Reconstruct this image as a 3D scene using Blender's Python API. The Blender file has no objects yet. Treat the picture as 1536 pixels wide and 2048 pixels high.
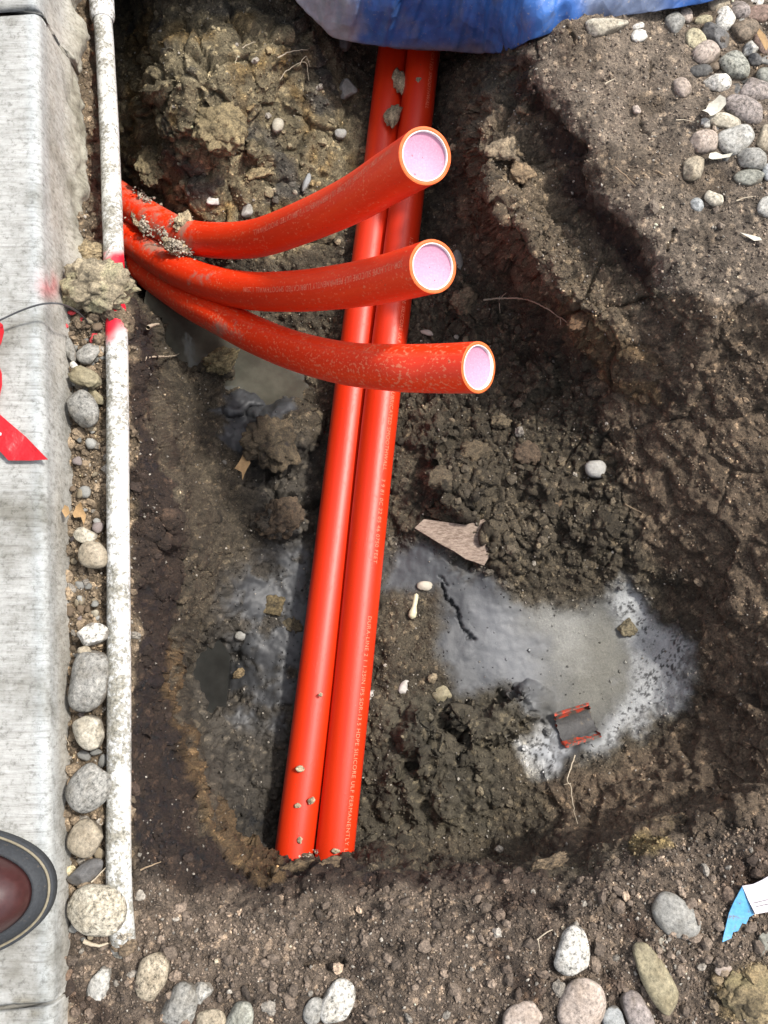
import bpy, bmesh, math, random
import numpy as np
from mathutils import Vector, Matrix

random.seed(7)
RNG = np.random.default_rng(11)
R_ = math.radians

# ------------------------------------------------------------------ camera, sky, sun, exposure
F_PX, CX, CY = 1775.0, 768.0, 1024.0          # focal length and centre in pixels of the 1536x2048 photograph
TILT, CAM_H = R_(11.0), 0.785
scene = bpy.context.scene
cam_data = bpy.data.cameras.new('camera')
cam = bpy.data.objects.new('camera', cam_data)
scene.collection.objects.link(cam)
scene.camera = cam
cam_data.sensor_fit = 'VERTICAL'
cam_data.sensor_height = 24.0
cam_data.lens = 24.0 * F_PX / 2048.0
cam_data.clip_start, cam_data.clip_end = 0.02, 200.0
cam.location = (0, 0, CAM_H)
cam.rotation_euler = (TILT, 0, 0)

SUN_EL, SUN_AZ = R_(57.0), R_(25.0)           # azimuth from +X towards +Y
sun_dir = Vector((math.cos(SUN_EL) * math.cos(SUN_AZ), math.cos(SUN_EL) * math.sin(SUN_AZ), math.sin(SUN_EL)))
world = bpy.data.worlds.new('World')
scene.world = world
world.use_nodes = True
wn = world.node_tree.nodes
sky = wn.new('ShaderNodeTexSky')
sky.sky_type = 'NISHITA'
sky.sun_disc = False
sky.sun_elevation = SUN_EL
sky.sun_rotation = math.pi / 2 - SUN_AZ
sky.dust_density = 3.0
wn['Background'].inputs['Strength'].default_value = 0.15
hazy = wn.new('ShaderNodeHueSaturation')          # thin high haze: the whole sky a little whiter
hazy.inputs['Saturation'].default_value = 0.42
world.node_tree.links.new(sky.outputs['Color'], hazy.inputs['Color'])
world.node_tree.links.new(hazy.outputs['Color'], wn['Background'].inputs['Color'])
sun_data = bpy.data.lights.new('sun', 'SUN')
sun_data.energy = 2.5
sun_data.angle = R_(4.0)
sun_data.color = (1.0, 0.955, 0.89)
sun = bpy.data.objects.new('sun', sun_data)
scene.collection.objects.link(sun)
sun.rotation_euler = (-sun_dir).to_track_quat('-Z', 'Y').to_euler()
sun.location = (1.5, 1, 3)
vs = scene.view_settings
vs.view_transform = 'Standard'
vs.look = 'None'
vs.gamma = 1.0
vs.use_curve_mapping = False
vs.exposure = 0.82
scene.cycles.use_denoising = True
scene.cycles.max_bounces = 8

C = scene.collection
CT, ST = math.cos(TILT), math.sin(TILT)

# ------------------------------------------------------------------ helpers: survey of the place
def P(px, py, z):
    u, v = (px - CX) / F_PX, (CY - py) / F_PX
    d = (CAM_H - z) / (CT - v * ST)
    return np.array([u * d, (v * CT + ST) * d, z])
def scale_at(px, py, z):                       # metres per photograph pixel at that depth
    v = (CY - py) / F_PX
    return (CAM_H - z) / (CT - v * ST) / F_PX
def to_px(X, Y, Z):
    dz = Z - CAM_H
    yc = Y * CT + dz * ST
    zc = -(-Y * ST + dz * CT)
    return CX + F_PX * X / zc, CY - F_PX * yc / zc

TAB = RNG.random(65536).astype(np.float32)
TAB3 = RNG.random((65536, 3)).astype(np.float32)
def _h(ix, iy, iz):
    h = (ix * np.int64(73856093)) ^ (iy * np.int64(19349663)) ^ (iz * np.int64(83492791))
    h ^= h >> 13
    return (h * np.int64(1274126177) >> 7) & 65535
def vnoise(p, s, seed=0):
    q = p.astype(np.float64) / s + seed * 17.37
    i = np.floor(q).astype(np.int64)
    f = (q - i).astype(np.float32)
    f = f * f * f * (f * (f * 6 - 15) + 10)
    r = 0
    for dx in (0, 1):
        wx = f[..., 0] if dx else 1 - f[..., 0]
        for dy in (0, 1):
            wy = f[..., 1] if dy else 1 - f[..., 1]
            for dz in (0, 1):
                wz = f[..., 2] if dz else 1 - f[..., 2]
                r = r + TAB[_h(i[..., 0] + dx, i[..., 1] + dy, i[..., 2] + dz)] * wx * wy * wz
    return r * 2 - 1
def fbm(p, s, octs=4, seed=0, gain=0.5):
    a, t, r = 1.0, 0.0, 0
    for o in range(octs):
        r = r + a * vnoise(p, s / 2 ** o, seed + o)
        t += a
        a *= gain
    return r / t
def worley(p, s, seed=0):
    """distance to nearest and second feature point, cell random"""
    q = p.astype(np.float64) / s + seed * 9.13
    i = np.floor(q).astype(np.int64)
    f = (q - i).astype(np.float32)
    n = q.shape[:-1]
    d1 = np.full(n, 9.0, np.float32); d2 = d1.copy(); cid = np.zeros(n, np.float32)
    for dx in (-1, 0, 1):
        for dy in (-1, 0, 1):
            for dz in (-1, 0, 1):
                h = _h(i[..., 0] + dx, i[..., 1] + dy, i[..., 2] + dz)
                o = TAB3[h]
                d = (o[..., 0] + dx - f[..., 0]) ** 2 + (o[..., 1] + dy - f[..., 1]) ** 2 + (o[..., 2] + dz - f[..., 2]) ** 2
                m = d < d1
                d2 = np.where(m, d1, np.minimum(d2, d))
                cid = np.where(m, TAB[h], cid)
                d1 = np.where(m, d, d1)
    return np.sqrt(d1), np.sqrt(d2), cid
def sstep(a, b, x):
    t = np.clip((x - a) / (b - a), 0, 1)
    return t * t * (3 - 2 * t)

def mesh_np(name, verts, faces, smooth=True):
    """faces: (n,3) or (n,4) int array, or list"""
    me = bpy.data.meshes.new(name)
    verts = np.asarray(verts, np.float32)
    if isinstance(faces, np.ndarray):
        k = faces.shape[1]
        me.vertices.add(len(verts)); me.vertices.foreach_set('co', verts.ravel())
        me.loops.add(faces.size); me.loops.foreach_set('vertex_index', faces.astype(np.int32).ravel())
        me.polygons.add(len(faces))
        me.polygons.foreach_set('loop_start', np.arange(0, faces.size, k, dtype=np.int32))
        me.update(calc_edges=True)
    else:
        me.from_pydata([tuple(map(float, v)) for v in verts], [], faces)
        me.update()
    me.polygons.foreach_set('use_smooth', np.full(len(me.polygons), smooth, bool))
    return me
def col_attr(me, name, rgb):
    a = me.attributes.new(name, 'FLOAT_COLOR', 'POINT')
    c = np.ones((len(me.vertices), 4), np.float32)
    rgb = np.asarray(rgb).reshape(len(me.vertices), -1)
    c[:, :rgb.shape[1]] = rgb
    a.data.foreach_set('color', c.ravel())
def flt_attr(me, name, v):
    a = me.attributes.new(name, 'FLOAT', 'POINT')
    a.data.foreach_set('value', np.asarray(v, np.float32).ravel())
def obj(name, me, mat=None, parent=None, label=None, cat=None, group=None, kind=None):
    o = bpy.data.objects.new(name, me)
    C.objects.link(o)
    if mat is not None and me is not None and len(me.materials) == 0:
        me.materials.append(mat)
    if parent is not None:
        o.parent = parent
    if label: o['label'] = label
    if cat: o['category'] = cat
    if group: o['group'] = group
    if kind: o['kind'] = kind
    return o
def grid_faces(nr, nc, closed=False):
    r = np.arange(nr - 1)[:, None]
    c = np.arange(nc if closed else nc - 1)[None, :]
    a = r * nc + c
    b = r * nc + (c + 1) % nc
    return np.stack([a, b, b + nc, a + nc], -1).reshape(-1, 4)

# ------------------------------------------------------------------ materials
def new_mat(name):
    m = bpy.data.materials.new(name)
    m.use_nodes = True
    return m, m.node_tree.nodes, m.node_tree.links, m.node_tree.nodes['Principled BSDF']
def node(nt, typ, **kw):
    n = nt.new(typ)
    for k, v in kw.items():
        setattr(n, k, v)
    return n
def ramp(nt, stops):
    n = nt.new('ShaderNodeValToRGB')
    e = n.color_ramp.elements
    e[0].position, e[0].color = stops[0][0], (*stops[0][1], 1)
    e[1].position, e[1].color = stops[-1][0], (*stops[-1][1], 1)
    for p, c in stops[1:-1]:
        x = e.new(p); x.color = (*c, 1)
    return n
def noise(nt, L, scale, detail=4, rough=0.6, vec=None):
    n = nt.new('ShaderNodeTexNoise')
    n.inputs['Scale'].default_value = scale
    n.inputs['Detail'].default_value = detail
    n.inputs['Roughness'].default_value = rough
    if vec is not None: L.new(vec, n.inputs['Vector'])
    return n
def mix(nt, L, mode, fac, a, b):
    n = nt.new('ShaderNodeMix'); n.data_type = 'RGBA'; n.blend_type = mode
    for s, x in ((0, fac), (6, a), (7, b)):
        if isinstance(x, (int, float)): n.inputs[s].default_value = x
        elif isinstance(x, tuple): n.inputs[s].default_value = (*x, 1)
        else: L.new(x, n.inputs[s])
    return n.outputs[2]
def bump(nt, L, height, strength, dist, normal=None):
    b = nt.new('ShaderNodeBump')
    b.inputs['Strength'].default_value = strength
    b.inputs['Distance'].default_value = dist
    L.new(height, b.inputs['Height'])
    if normal is not None: L.new(normal, b.inputs['Normal'])
    return b.outputs['Normal']

def soil_material():
    m, n, L, b = new_mat('soil')
    at = node(n, 'ShaderNodeAttribute', attribute_name='soil')
    wt = node(n, 'ShaderNodeAttribute', attribute_name='wet')
    geo = n.new('ShaderNodeNewGeometry')
    n1 = noise(n, L, 420, 5, 0.7, geo.outputs['Position'])
    r1 = ramp(n, [(0.30, (0.30, 0.28, 0.26)), (0.48, (0.92, 0.92, 0.92)), (0.58, (1.15, 1.14, 1.1)), (0.72, (2.3, 2.2, 2.05))])
    L.new(n1.outputs['Fac'], r1.inputs['Fac'])
    n2 = noise(n, L, 1500, 3, 0.6, geo.outputs['Position'])
    r2 = ramp(n, [(0.3, (0.6, 0.6, 0.6)), (0.5, (1, 1, 1)), (0.72, (1.6, 1.58, 1.5))])
    L.new(n2.outputs['Fac'], r2.inputs['Fac'])
    dry = node(n, 'ShaderNodeMath', operation='SUBTRACT'); dry.inputs[0].default_value = 1.0
    L.new(wt.outputs['Fac'], dry.inputs[1])
    c = mix(n, L, 'MULTIPLY', dry.outputs[0], at.outputs['Color'], r1.outputs['Color'])
    c = mix(n, L, 'MULTIPLY', dry.outputs[0], c, r2.outputs['Color'])
    L.new(c, b.inputs['Base Color'])
    rr = node(n, 'ShaderNodeMapRange')
    rr.inputs['To Min'].default_value = 0.95; rr.inputs['To Max'].default_value = 0.50
    L.new(wt.outputs['Fac'], rr.inputs['Value'])
    L.new(rr.outputs['Result'], b.inputs['Roughness'])
    b.inputs['Specular IOR Level'].default_value = 0.42
    sm = node(n, 'ShaderNodeMath', operation='MULTIPLY_ADD'); sm.inputs[1].default_value = 0.92; sm.inputs[2].default_value = 0.08
    L.new(dry.outputs[0], sm.inputs[0])
    bn = n.new('ShaderNodeBump'); bn.inputs['Distance'].default_value = 0.0036
    L.new(n1.outputs['Fac'], bn.inputs['Height']); L.new(sm.outputs[0], bn.inputs['Strength'])
    bn2 = n.new('ShaderNodeBump'); bn2.inputs['Distance'].default_value = 0.0007
    L.new(n2.outputs['Fac'], bn2.inputs['Height']); L.new(sm.outputs[0], bn2.inputs['Strength'])
    L.new(bn.outputs['Normal'], bn2.inputs['Normal'])
    L.new(bn2.outputs['Normal'], b.inputs['Normal'])
    return m
MAT_SOIL = soil_material()

def crumb_material():
    m, n, L, b = new_mat('crumb')
    at = node(n, 'ShaderNodeAttribute', attribute_name='soil')
    geo = n.new('ShaderNodeNewGeometry')
    n1 = noise(n, L, 520, 5, 0.72, geo.outputs['Position'])
    r1 = ramp(n, [(0.32, (0.36, 0.34, 0.32)), (0.5, (1, 1, 1)), (0.72, (1.9, 1.85, 1.75))])
    L.new(n1.outputs['Fac'], r1.inputs['Fac'])
    L.new(mix(n, L, 'MULTIPLY', 1.0, at.outputs['Color'], r1.outputs['Color']), b.inputs['Base Color'])
    b.inputs['Roughness'].default_value = 0.9
    L.new(bump(n, L, n1.outputs['Fac'], 0.8, 0.001), b.inputs['Normal'])
    return m
MAT_CRUMB = crumb_material()

def stone_material():
    """granite river stone: object colour = base tone, alpha = strength of the dark/light grains"""
    m, n, L, b = new_mat('stone')
    oi = n.new('ShaderNodeObjectInfo')
    tc = n.new('ShaderNodeTexCoord')
    off = node(n, 'ShaderNodeVectorMath', operation='MULTIPLY_ADD')
    cmb = n.new('ShaderNodeCombineXYZ')
    for i in range(3): L.new(oi.outputs['Random'], cmb.inputs[i])
    off.inputs[1].default_value = (37, 91, 53)
    L.new(cmb.outputs[0], off.inputs[0]); L.new(tc.outputs['Object'], off.inputs[2])
    vec = off.outputs[0]
    n1 = noise(n, L, 300, 6, 0.78, vec)
    r1 = ramp(n, [(0.37, (0.16, 0.16, 0.155)), (0.46, (0.72, 0.72, 0.7)), (0.55, (1.08, 1.07, 1.05)), (0.66, (1.75, 1.72, 1.66))])
    L.new(n1.outputs['Fac'], r1.inputs['Fac'])
    n2 = noise(n, L, 60, 4, 0.6, vec)
    r2 = ramp(n, [(0.3, (0.66, 0.62, 0.56)), (0.55, (1, 1, 1)), (0.75, (1.22, 1.2, 1.16))])
    L.new(n2.outputs['Fac'], r2.inputs['Fac'])
    c = mix(n, L, 'MULTIPLY', oi.outputs['Alpha'], oi.outputs['Color'], r1.outputs['Color'])
    c = mix(n, L, 'MULTIPLY', 0.8, c, r2.outputs['Color'])
    # soil clinging to the lower part
    n3 = noise(n, L, 110, 5, 0.7, vec)
    r3 = ramp(n, [(0.56, (0, 0, 0)), (0.68, (1, 1, 1))])
    L.new(n3.outputs['Fac'], r3.inputs['Fac'])
    sxyz = n.new('ShaderNodeSeparateXYZ'); L.new(tc.outputs['Generated'], sxyz.inputs[0])
    zz_ = node(n, 'ShaderNodeMapRange'); zz_.inputs['From Min'].default_value = .80; zz_.inputs['From Max'].default_value = .45; zz_.inputs['To Min'].default_value = -.06; zz_.inputs['To Max'].default_value = .22
    L.new(sxyz.outputs['Z'], zz_.inputs['Value'])
    su = node(n, 'ShaderNodeMath', operation='ADD'); L.new(n3.outputs['Fac'], su.inputs[0]); L.new(zz_.outputs['Result'], su.inputs[1])
    L.new(su.outputs[0], r3.inputs['Fac'])
    dm = node(n, 'ShaderNodeMath', operation='MULTIPLY'); dm.inputs[1].default_value = 0.75
    L.new(r3.outputs['Color'], dm.inputs[0])
    c = mix(n, L, 'MIX', dm.outputs[0], c, (0.10, 0.082, 0.062))
    L.new(c, b.inputs['Base Color'])
    b.inputs['Roughness'].default_value = 0.72
    b.inputs['Specular IOR Level'].default_value = 0.3
    L.new(bump(n, L, n1.outputs['Fac'], 0.45, 0.0008), b.inputs['Normal'])
    return m
MAT_STONE = stone_material()

# ------------------------------------------------------------------ terrain: the pit dug beside the kerb
K, YC = 1.15, 0.10                              # the pit bellies out a little with depth
def unmap(X, Y, z):
    s = 1 - K * np.minimum(z, 0)
    return X / s, YC + (Y - YC) / s
ctrl = []
def cp(*pts):
    for px, py, z in pts:
        w = P(px, py, z)
        x0, y0 = unmap(w[0], w[1], z)
        ctrl.append((x0, y0, z))
def line(pts, step=45):
    for a, b in zip(pts[:-1], pts[1:]):
        n = max(1, int(math.hypot(b[0] - a[0], b[1] - a[1]) / step))
        for i in range(n):
            t = i / n
            cp(tuple(a[j] + (b[j] - a[j]) * t for j in range(3)))
    cp(pts[-1])
# undug ground on the right and below
cp((1110, 130, 0), (1200, 190, 0), (1300, 300, 0.0), (1400, 420, 0), (1536, 480, 0), (1300, 50, 0), (1536, 40, 0), (1450, 200, 0), (1250, 330, .004),
   (1400, 540, -.012), (1350, 480, -.005), (1640, 300, 0), (1640, 560, 0), (1300, -120, 0), (1700, -120, 0), (1100, 0, 0), (1120, -100, 0))
line([(1048, 80, -.008), (1060, 150, -.006), (1070, 190, -.006), (1130, 240, -.006), (1160, 285, -.006), (1170, 340, -.006), (1210, 420, -.006),
      (1255, 455, -.008), (1300, 495, -.012), (1312, 555, -.02), (1345, 590, -.03), (1420, 620, -.03), (1560, 620, -.02)], 30)
line([(1022, 110, -.10), (1020, 200, -.062), (1060, 290, -.054), (1104, 370, -.054), (1148, 440, -.054), (1210, 525, -.056), (1268, 580, -.06), (1325, 645, -.066)], 40)
line([(1046, 150, -.045), (1056, 190, -.045), (1108, 245, -.043), (1134, 290, -.043), (1146, 345, -.043), (1184, 420, -.043), (1230, 462, -.045), (1277, 505, -.047), (1292, 560, -.055)], 30)
line([(316, 1200, -.075), (316, 1300, -.08), (315, 1400, -.078), (318, 1500, -.072), (330, 1620, -.066)], 50)
line([(960, 190, -.085), (945, 300, -.056), (960, 390, -.052), (1020, 480, -.054), (1088, 548, -.060), (1160, 630, -.075), (1230, 705, -.092)], 40)
line([(918, 200, -.215), (914, 320, -.205), (922, 425, -.2), (980, 520, -.195), (1055, 605, -.19), (1130, 695, -.18), (1200, 775, -.165)], 40)
cp((1085, 470, -.052), (1015, 360, -.050), (1160, 550, -.060))
cp((890, 560, -.22), (870, 700, -.23), (860, 850, -.235), (1000, 760, -.225), (1000, 880, -.225), (1100, 850, -.215), (1190, 940, -.21), (1250, 1010, -.205),
   (1110, 1000, -.225), (850, 1010, -.235), (1000, 1080, -.235), (1150, 1110, -.23), (1240, 1120, -.22))
# right slope
cp((1260, 800, -.15), (1350, 750, -.105), (1450, 700, -.065), (1560, 760, -.065), (1400, 900, -.125), (1310, 930, -.165), (1560, 1000, -.10), (1450, 1050, -.135),
   (1350, 1050, -.175), (1560, 1200, -.115), (1450, 1220, -.155), (1385, 1200, -.2), (1400, 1330, -.21), (1470, 1380, -.165), (1560, 1400, -.12), (1360, 1480, -.215),
   (1440, 1510, -.165), (1560, 1500, -.095), (1700, 800, -.04), (1700, 1100, -.06), (1700, 1400, -.06), (1820, 1000, -.01), (1820, 1300, -.01), (1780, 700, 0))
# grey mud floor
cp((800, 1150, -.258), (900, 1200, -.255), (900, 1320, -.258), (1000, 1300, -.26), (1100, 1320, -.265), (1200, 1250, -.262), (1270, 1190, -.25), (1340, 1260, -.245),
   (1330, 1370, -.25), (1250, 1420, -.26), (1150, 1420, -.26), (1060, 1520, -.25), (1200, 1520, -.235))
cp((780, 1300, -.25), (800, 1420, -.25), (780, 1560, -.255), (900, 1600, -.24), (1000, 1590, -.235), (1100, 1570, -.22), (1250, 1570, -.2), (1350, 1560, -.18))
# bottom edge: lip over the conduits, wall below it
line([(430, 1742, -.05), (480, 1748, -.075), (560, 1742, -.085), (630, 1731, -.09), (710, 1728, -.09), (860, 1738, -.08), (1000, 1745, -.066), (1130, 1718, -.06),
      (1200, 1690, -.065), (1270, 1665, -.055), (1400, 1640, -.045), (1560, 1595, -.03)], 40)
line([(560, 1722, -.245), (640, 1712, -.248), (720, 1712, -.248), (860, 1716, -.24), (1000, 1716, -.225), (1100, 1682, -.2), (1200, 1652, -.165), (1300, 1622, -.14), (1430, 1585, -.115)], 50)
cp((480, 1795, -.03), (600, 1800, -.045), (720, 1800, -.045), (860, 1800, -.04), (1000, 1800, -.03), (1120, 1790, -.02), (1250, 1750, -.012), (1400, 1710, -.008), (1536, 1680, 0),
   (400, 1850, -.008), (600, 1880, -.01), (800, 1880, -.01), (1000, 1880, -.004), (1200, 1880, 0), (1400, 1850, .004), (1560, 1800, .004), (300, 1950, 0), (600, 1980, 0),
   (900, 1980, 0), (1200, 2000, 0), (1500, 2000, .004), (150, 2040, 0), (500, 2060, 0), (900, 2080, 0), (1300, 2080, 0), (1560, 2060, 0), (200, 2200, 0), (800, 2250, 0), (1500, 2250, 0))
# strip between kerb and white pipe, soil beside the pipe
for py, z in ((-100, -.11), (0, -.108), (100, -.106), (200, -.1), (300, -.09), (400, -.075), (500, -.055), (600, -.04), (700, -.03), (800, -.024), (900, -.02), (1000, -.017),
              (1100, -.014), (1200, -.012), (1300, -.011), (1400, -.008), (1500, -.005), (1600, -.003), (1700, -.002), (1800, 0), (1900, 0)):
    cp((120, py, z - .004), (165, py, z))
    if py >= 620: cp((235, py, z - .006), (272, py, z - .008))
line([(188, -100, -.115), (190, 100, -.112), (196, 300, -.096), (198, 450, -.075), (205, 560, -.06), (262, 600, -.05), (288, 640, -.06), (300, 700, -.065), (302, 800, -.06),
      (325, 880, -.06), (348, 950, -.065), (345, 1050, -.055), (310, 1120, -.04), (295, 1250, -.035), (292, 1400, -.03), (295, 1500, -.025), (305, 1620, -.022), (345, 1720, -.02), (400, 1780, -.02)], 45)
line([(226, -60, -.27), (230, 60, -.26), (232, 200, -.26), (228, 320, -.32), (226, 400, -.35), (232, 480, -.36), (262, 560, -.35), (318, 620, -.335), (335, 690, -.3), (330, 745, -.26)], 40)
cp((290, 380, -.315), (300, 470, -.33), (350, 500, -.31), (420, 440, -.262), (300, 540, -.34))
# olive clay slope at upper left
cp((300, -40, -.15), (330, 90, -.135), (300, 180, -.17), (380, 180, -.15), (460, 120, -.145), (560, 80, -.165), (640, 90, -.2), (350, 290, -.19), (450, 250, -.185), (550, 200, -.2),
   (420, 380, -.23), (520, 320, -.225), (620, 280, -.235), (690, 200, -.255), (600, 400, -.25), (500, 420, -.255), (345, 395, -.26), (275, 330, -.275), (700, 330, -.262), (720, 100, -.265), (800, 40, -.255),
   (840, 200, -.268), (800, 350, -.27), (760, 600, -.268), (700, 880, -.268), (900, 80, -.255), (945, 90, -.25), (985, 90, -.23), (500, -60, -.17), (700, -60, -.25), (850, -80, -.25), (1000, -60, -.24), (1000, 30, -.24), (900, -160, -.2), (1040, 20, -.1))
# puddle bottom and its shores, dark floor left of the conduits
cp((390, 560, -.315), (420, 660, -.312), (500, 720, -.312), (560, 770, -.31), (440, 725, -.286), (480, 780, -.3), (620, 640, -.275), (600, 540, -.265), (480, 530, -.27), (620, 800, -.3),
   (380, 830, -.245), (440, 850, -.262), (350, 800, -.22), (520, 860, -.28), (620, 960, -.29), (560, 970, -.275), (480, 920, -.27), (400, 930, -.22), (430, 1010, -.225), (490, 1010, -.255),
   (375, 1020, -.13), (560, 1090, -.27), (350, 1150, -.1), (410, 1150, -.19), (470, 1180, -.25), (560, 1200, -.275), (325, 1300, -.09), (362, 1270, -.15), (378, 1340, -.285), (420, 1300, -.285),
   (420, 1410, -.285), (372, 1420, -.17), (500, 1300, -.27), (560, 1400, -.27), (470, 1420, -.27), (345, 1480, -.1), (375, 1480, -.115), (394, 1488, -.215), (460, 1500, -.262), (370, 1590, -.1),
   (405, 1600, -.115), (426, 1600, -.215), (470, 1600, -.255), (540, 1560, -.265), (520, 1650, -.26), (432, 1680, -.105), (456, 1678, -.215), (500, 1690, -.25), (320, 1680, -.03), (360, 1670, -.06))
# frame of far points so that the sheet closes at ground level
for x in (-.5, -.25, 0, .25, .5, .75): ctrl.append((x, -.42, 0)); ctrl.append((x, 0.95, -.02))
for y in (-.3, -.1, .1, .3, .5, .7): ctrl.append((.6, y, 0)); ctrl.append((-.55, y, -.03))

for x in np.arange(-.44, .52, .06): ctrl.append((x, .785, -.012)); ctrl.append((x, .83, -.004))
X0, X1, Y0, Y1 = -0.40, 0.46, -0.33, 0.80
ctrl = np.array(ctrl)
cs = 0.005
gx = np.arange(X0, X1 + cs, cs); gy = np.arange(Y0, Y1 + cs, cs)
pts = ctrl[:, :2]
D = np.sqrt(((pts[:, None] - pts[None]) ** 2).sum(-1))
n = len(pts)
A = np.zeros((n + 1, n + 1)); A[:n, :n] = -D + np.eye(n) * 0.0008; A[:n, n] = 1; A[n, :n] = 1
sol = np.linalg.solve(A, np.append(ctrl[:, 2], 0))
GX, GY = np.meshgrid(gx, gy)
ev = np.stack([GX.ravel(), GY.ravel()], 1)
zc = np.zeros(len(ev))
for i in range(0, len(ev), 8000):
    e = ev[i:i + 8000]
    zc[i:i + 8000] = -np.sqrt(((e[:, None] - pts[None]) ** 2).sum(-1)) @ sol[:n] + sol[n]
ZC = zc.reshape(GX.shape)
def bil(F, x, y):
    fx = np.clip((x - X0) / cs, 0, F.shape[1] - 1.001); fy = np.clip((y - Y0) / cs, 0, F.shape[0] - 1.001)
    i = fx.astype(int); j = fy.astype(int); a = fx - i; b = fy - j
    return F[j, i] * (1 - a) * (1 - b) + F[j, i + 1] * a * (1 - b) + F[j + 1, i] * (1 - a) * b + F[j + 1, i + 1] * a * b
# clods grown into the floor: (px, py, half-length, half-width, degrees, height)
LUMPS = [(920, 955, 80, 62, -20, .034), (565, 870, 66, 72, 0, .034), (552, 1040, 62, 46, 15, .03), (990, 1450, 118, 52, 28, .036), (850, 1480, 50, 70, 30, .03), (800, 1600, 46, 60, 0, .016),
         (1060, 760, 60, 46, 30, .02), (870, 870, 40, 40, 0, .014), (1110, 960, 46, 40, 0, .02), (940, 620, 60, 46, -30, .02), (1040, 1090, 70, 44, 10, .016), (1180, 1060, 66, 40, -15, .016),
         (640, 560, 50, 30, 10, .014), (600, 690, 30, 34, 0, .012), (440, 730, 44, 26, 20, .018), (480, 800, 60, 24, 10, .012), 
         (430, 230, 90, 110, 20, .012), (300, 330, 40, 60, 10, .014), (520, 310, 50, 30, 15, .010), (330, 220, 44, 90, 12, .012), (1180, 1790, 60, 26, 30, .008), (1350, 1690, 80, 30, 20, .010),
         (560, 1820, 60, 30, 15, .008), (760, 1840, 70, 40, 0, .007), (980, 1860, 60, 40, 20, .008), (1500, 1620, 60, 26, 20, .010), (350, 1040, 24, 70, 0, .012), (340, 1350, 14, 90, 0, .006)]
zz = 0
def field_macro(x, y):
    return bil(ZC, x, y)
def hit_macro(px, py, F=None):
    F = F or field_macro
    zs = np.linspace(0.03, -0.36, 400)
    for_z = np.array([P(px, py, z) for z in zs])
    x0, y0 = unmap(for_z[:, 0], for_z[:, 1], zs)
    f = F(x0, y0)
    k = np.nonzero(f >= zs)[0]
    return for_z[k[0]] if len(k) else for_z[-1]
LW = []
for px, py, a, b, ang, h in LUMPS:
    w = hit_macro(px, py); s = scale_at(px, py, w[2])
    x0, y0 = unmap(w[0], w[1], w[2]); s = s / (1 - K * min(w[2], 0))
    LW.append((x0, y0, a * s, b * s, R_(ang), h))
def lumps(x, y, p3=None):
    r = np.zeros_like(x)
    for x0, y0, a, b, t, h in LW:
        dx, dy = x - x0, y - y0
        u = (dx * math.cos(t) + dy * math.sin(t)) / a
        v = (-dx * math.sin(t) + dy * math.cos(t)) / b
        d = (np.abs(u) ** 2.6 + np.abs(v) ** 2.6) ** (1 / 2.6)
        r = np.maximum(r, h * (1 - sstep(0.55, 1.12, d)))
    return r
def field(x, y): return field_macro(x, y) + lumps(x, y)
def hit(px, py): return hit_macro(px, py, field)

cell = 0.00118
ax = np.arange(X0, X1, cell); ay = np.arange(Y0, Y1, cell)
NX, NY = len(ax), len(ay)
VX, VY = np.meshgrid(ax, ay)
q = np.stack([VX, VY, VX * 0], -1)
wx = fbm(q, .03, 4, 3, .6) * .008; wy = fbm(q, .03, 4, 5, .6) * .008
Z = field_macro(VX + wx, VY + wy) + lumps(VX + wx * 2, VY + wy * 2)
sc = 1 - K * np.minimum(Z, 0)
Pos = np.stack([VX * sc, YC + (VY - YC) * sc, Z], -1)
def normals(Pm):
    du = np.gradient(Pm, axis=1); dv = np.gradient(Pm, axis=0)
    nn = np.cross(du, dv)
    return nn / np.maximum(np.linalg.norm(nn, axis=-1, keepdims=True), 1e-9)
Nrm = normals(Pos)
PX, PY = to_px(Pos[..., 0], Pos[..., 1], Pos[..., 2])
wob = fbm(Pos, .035, 5, 21, .6) * 44; wob2 = fbm(Pos, .035, 5, 27, .6) * 44
PXw, PYw = PX + wob, PY + wob2
def poly(pts, soft=18, warp=True):
    x, y = (PXw, PYw) if warp else (PX, PY)
    inside = np.zeros(x.shape, bool); d = np.full(x.shape, 1e9)
    m = len(pts)
    for i in range(m):
        (xa, ya), (xb, yb) = pts[i], pts[(i + 1) % m]
        c = ((ya > y) != (yb > y)) & (x < (xb - xa) * (y - ya) / (yb - ya + 1e-9) + xa)
        inside ^= c
        t = np.clip(((x - xa) * (xb - xa) + (y - ya) * (yb - ya)) / ((xb - xa) ** 2 + (yb - ya) ** 2), 0, 1)
        d = np.minimum(d, np.hypot(x - xa - t * (xb - xa), y - ya - t * (yb - ya)))
    return sstep(-soft, soft, np.where(inside, d, -d)).astype(np.float32)
def pline(pts, half, warp=True):
    x, y = (PXw, PYw) if warp else (PX, PY)
    d = np.full(x.shape, 1e9)
    for (xa, ya), (xb, yb) in zip(pts[:-1], pts[1:]):
        t = np.clip(((x - xa) * (xb - xa) + (y - ya) * (yb - ya)) / ((xb - xa) ** 2 + (yb - ya) ** 2), 0, 1)
        d = np.minimum(d, np.hypot(x - xa - t * (xb - xa), y - ya - t * (yb - ya)))
    return (1 - sstep(half * .5, half, d)).astype(np.float32)

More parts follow.
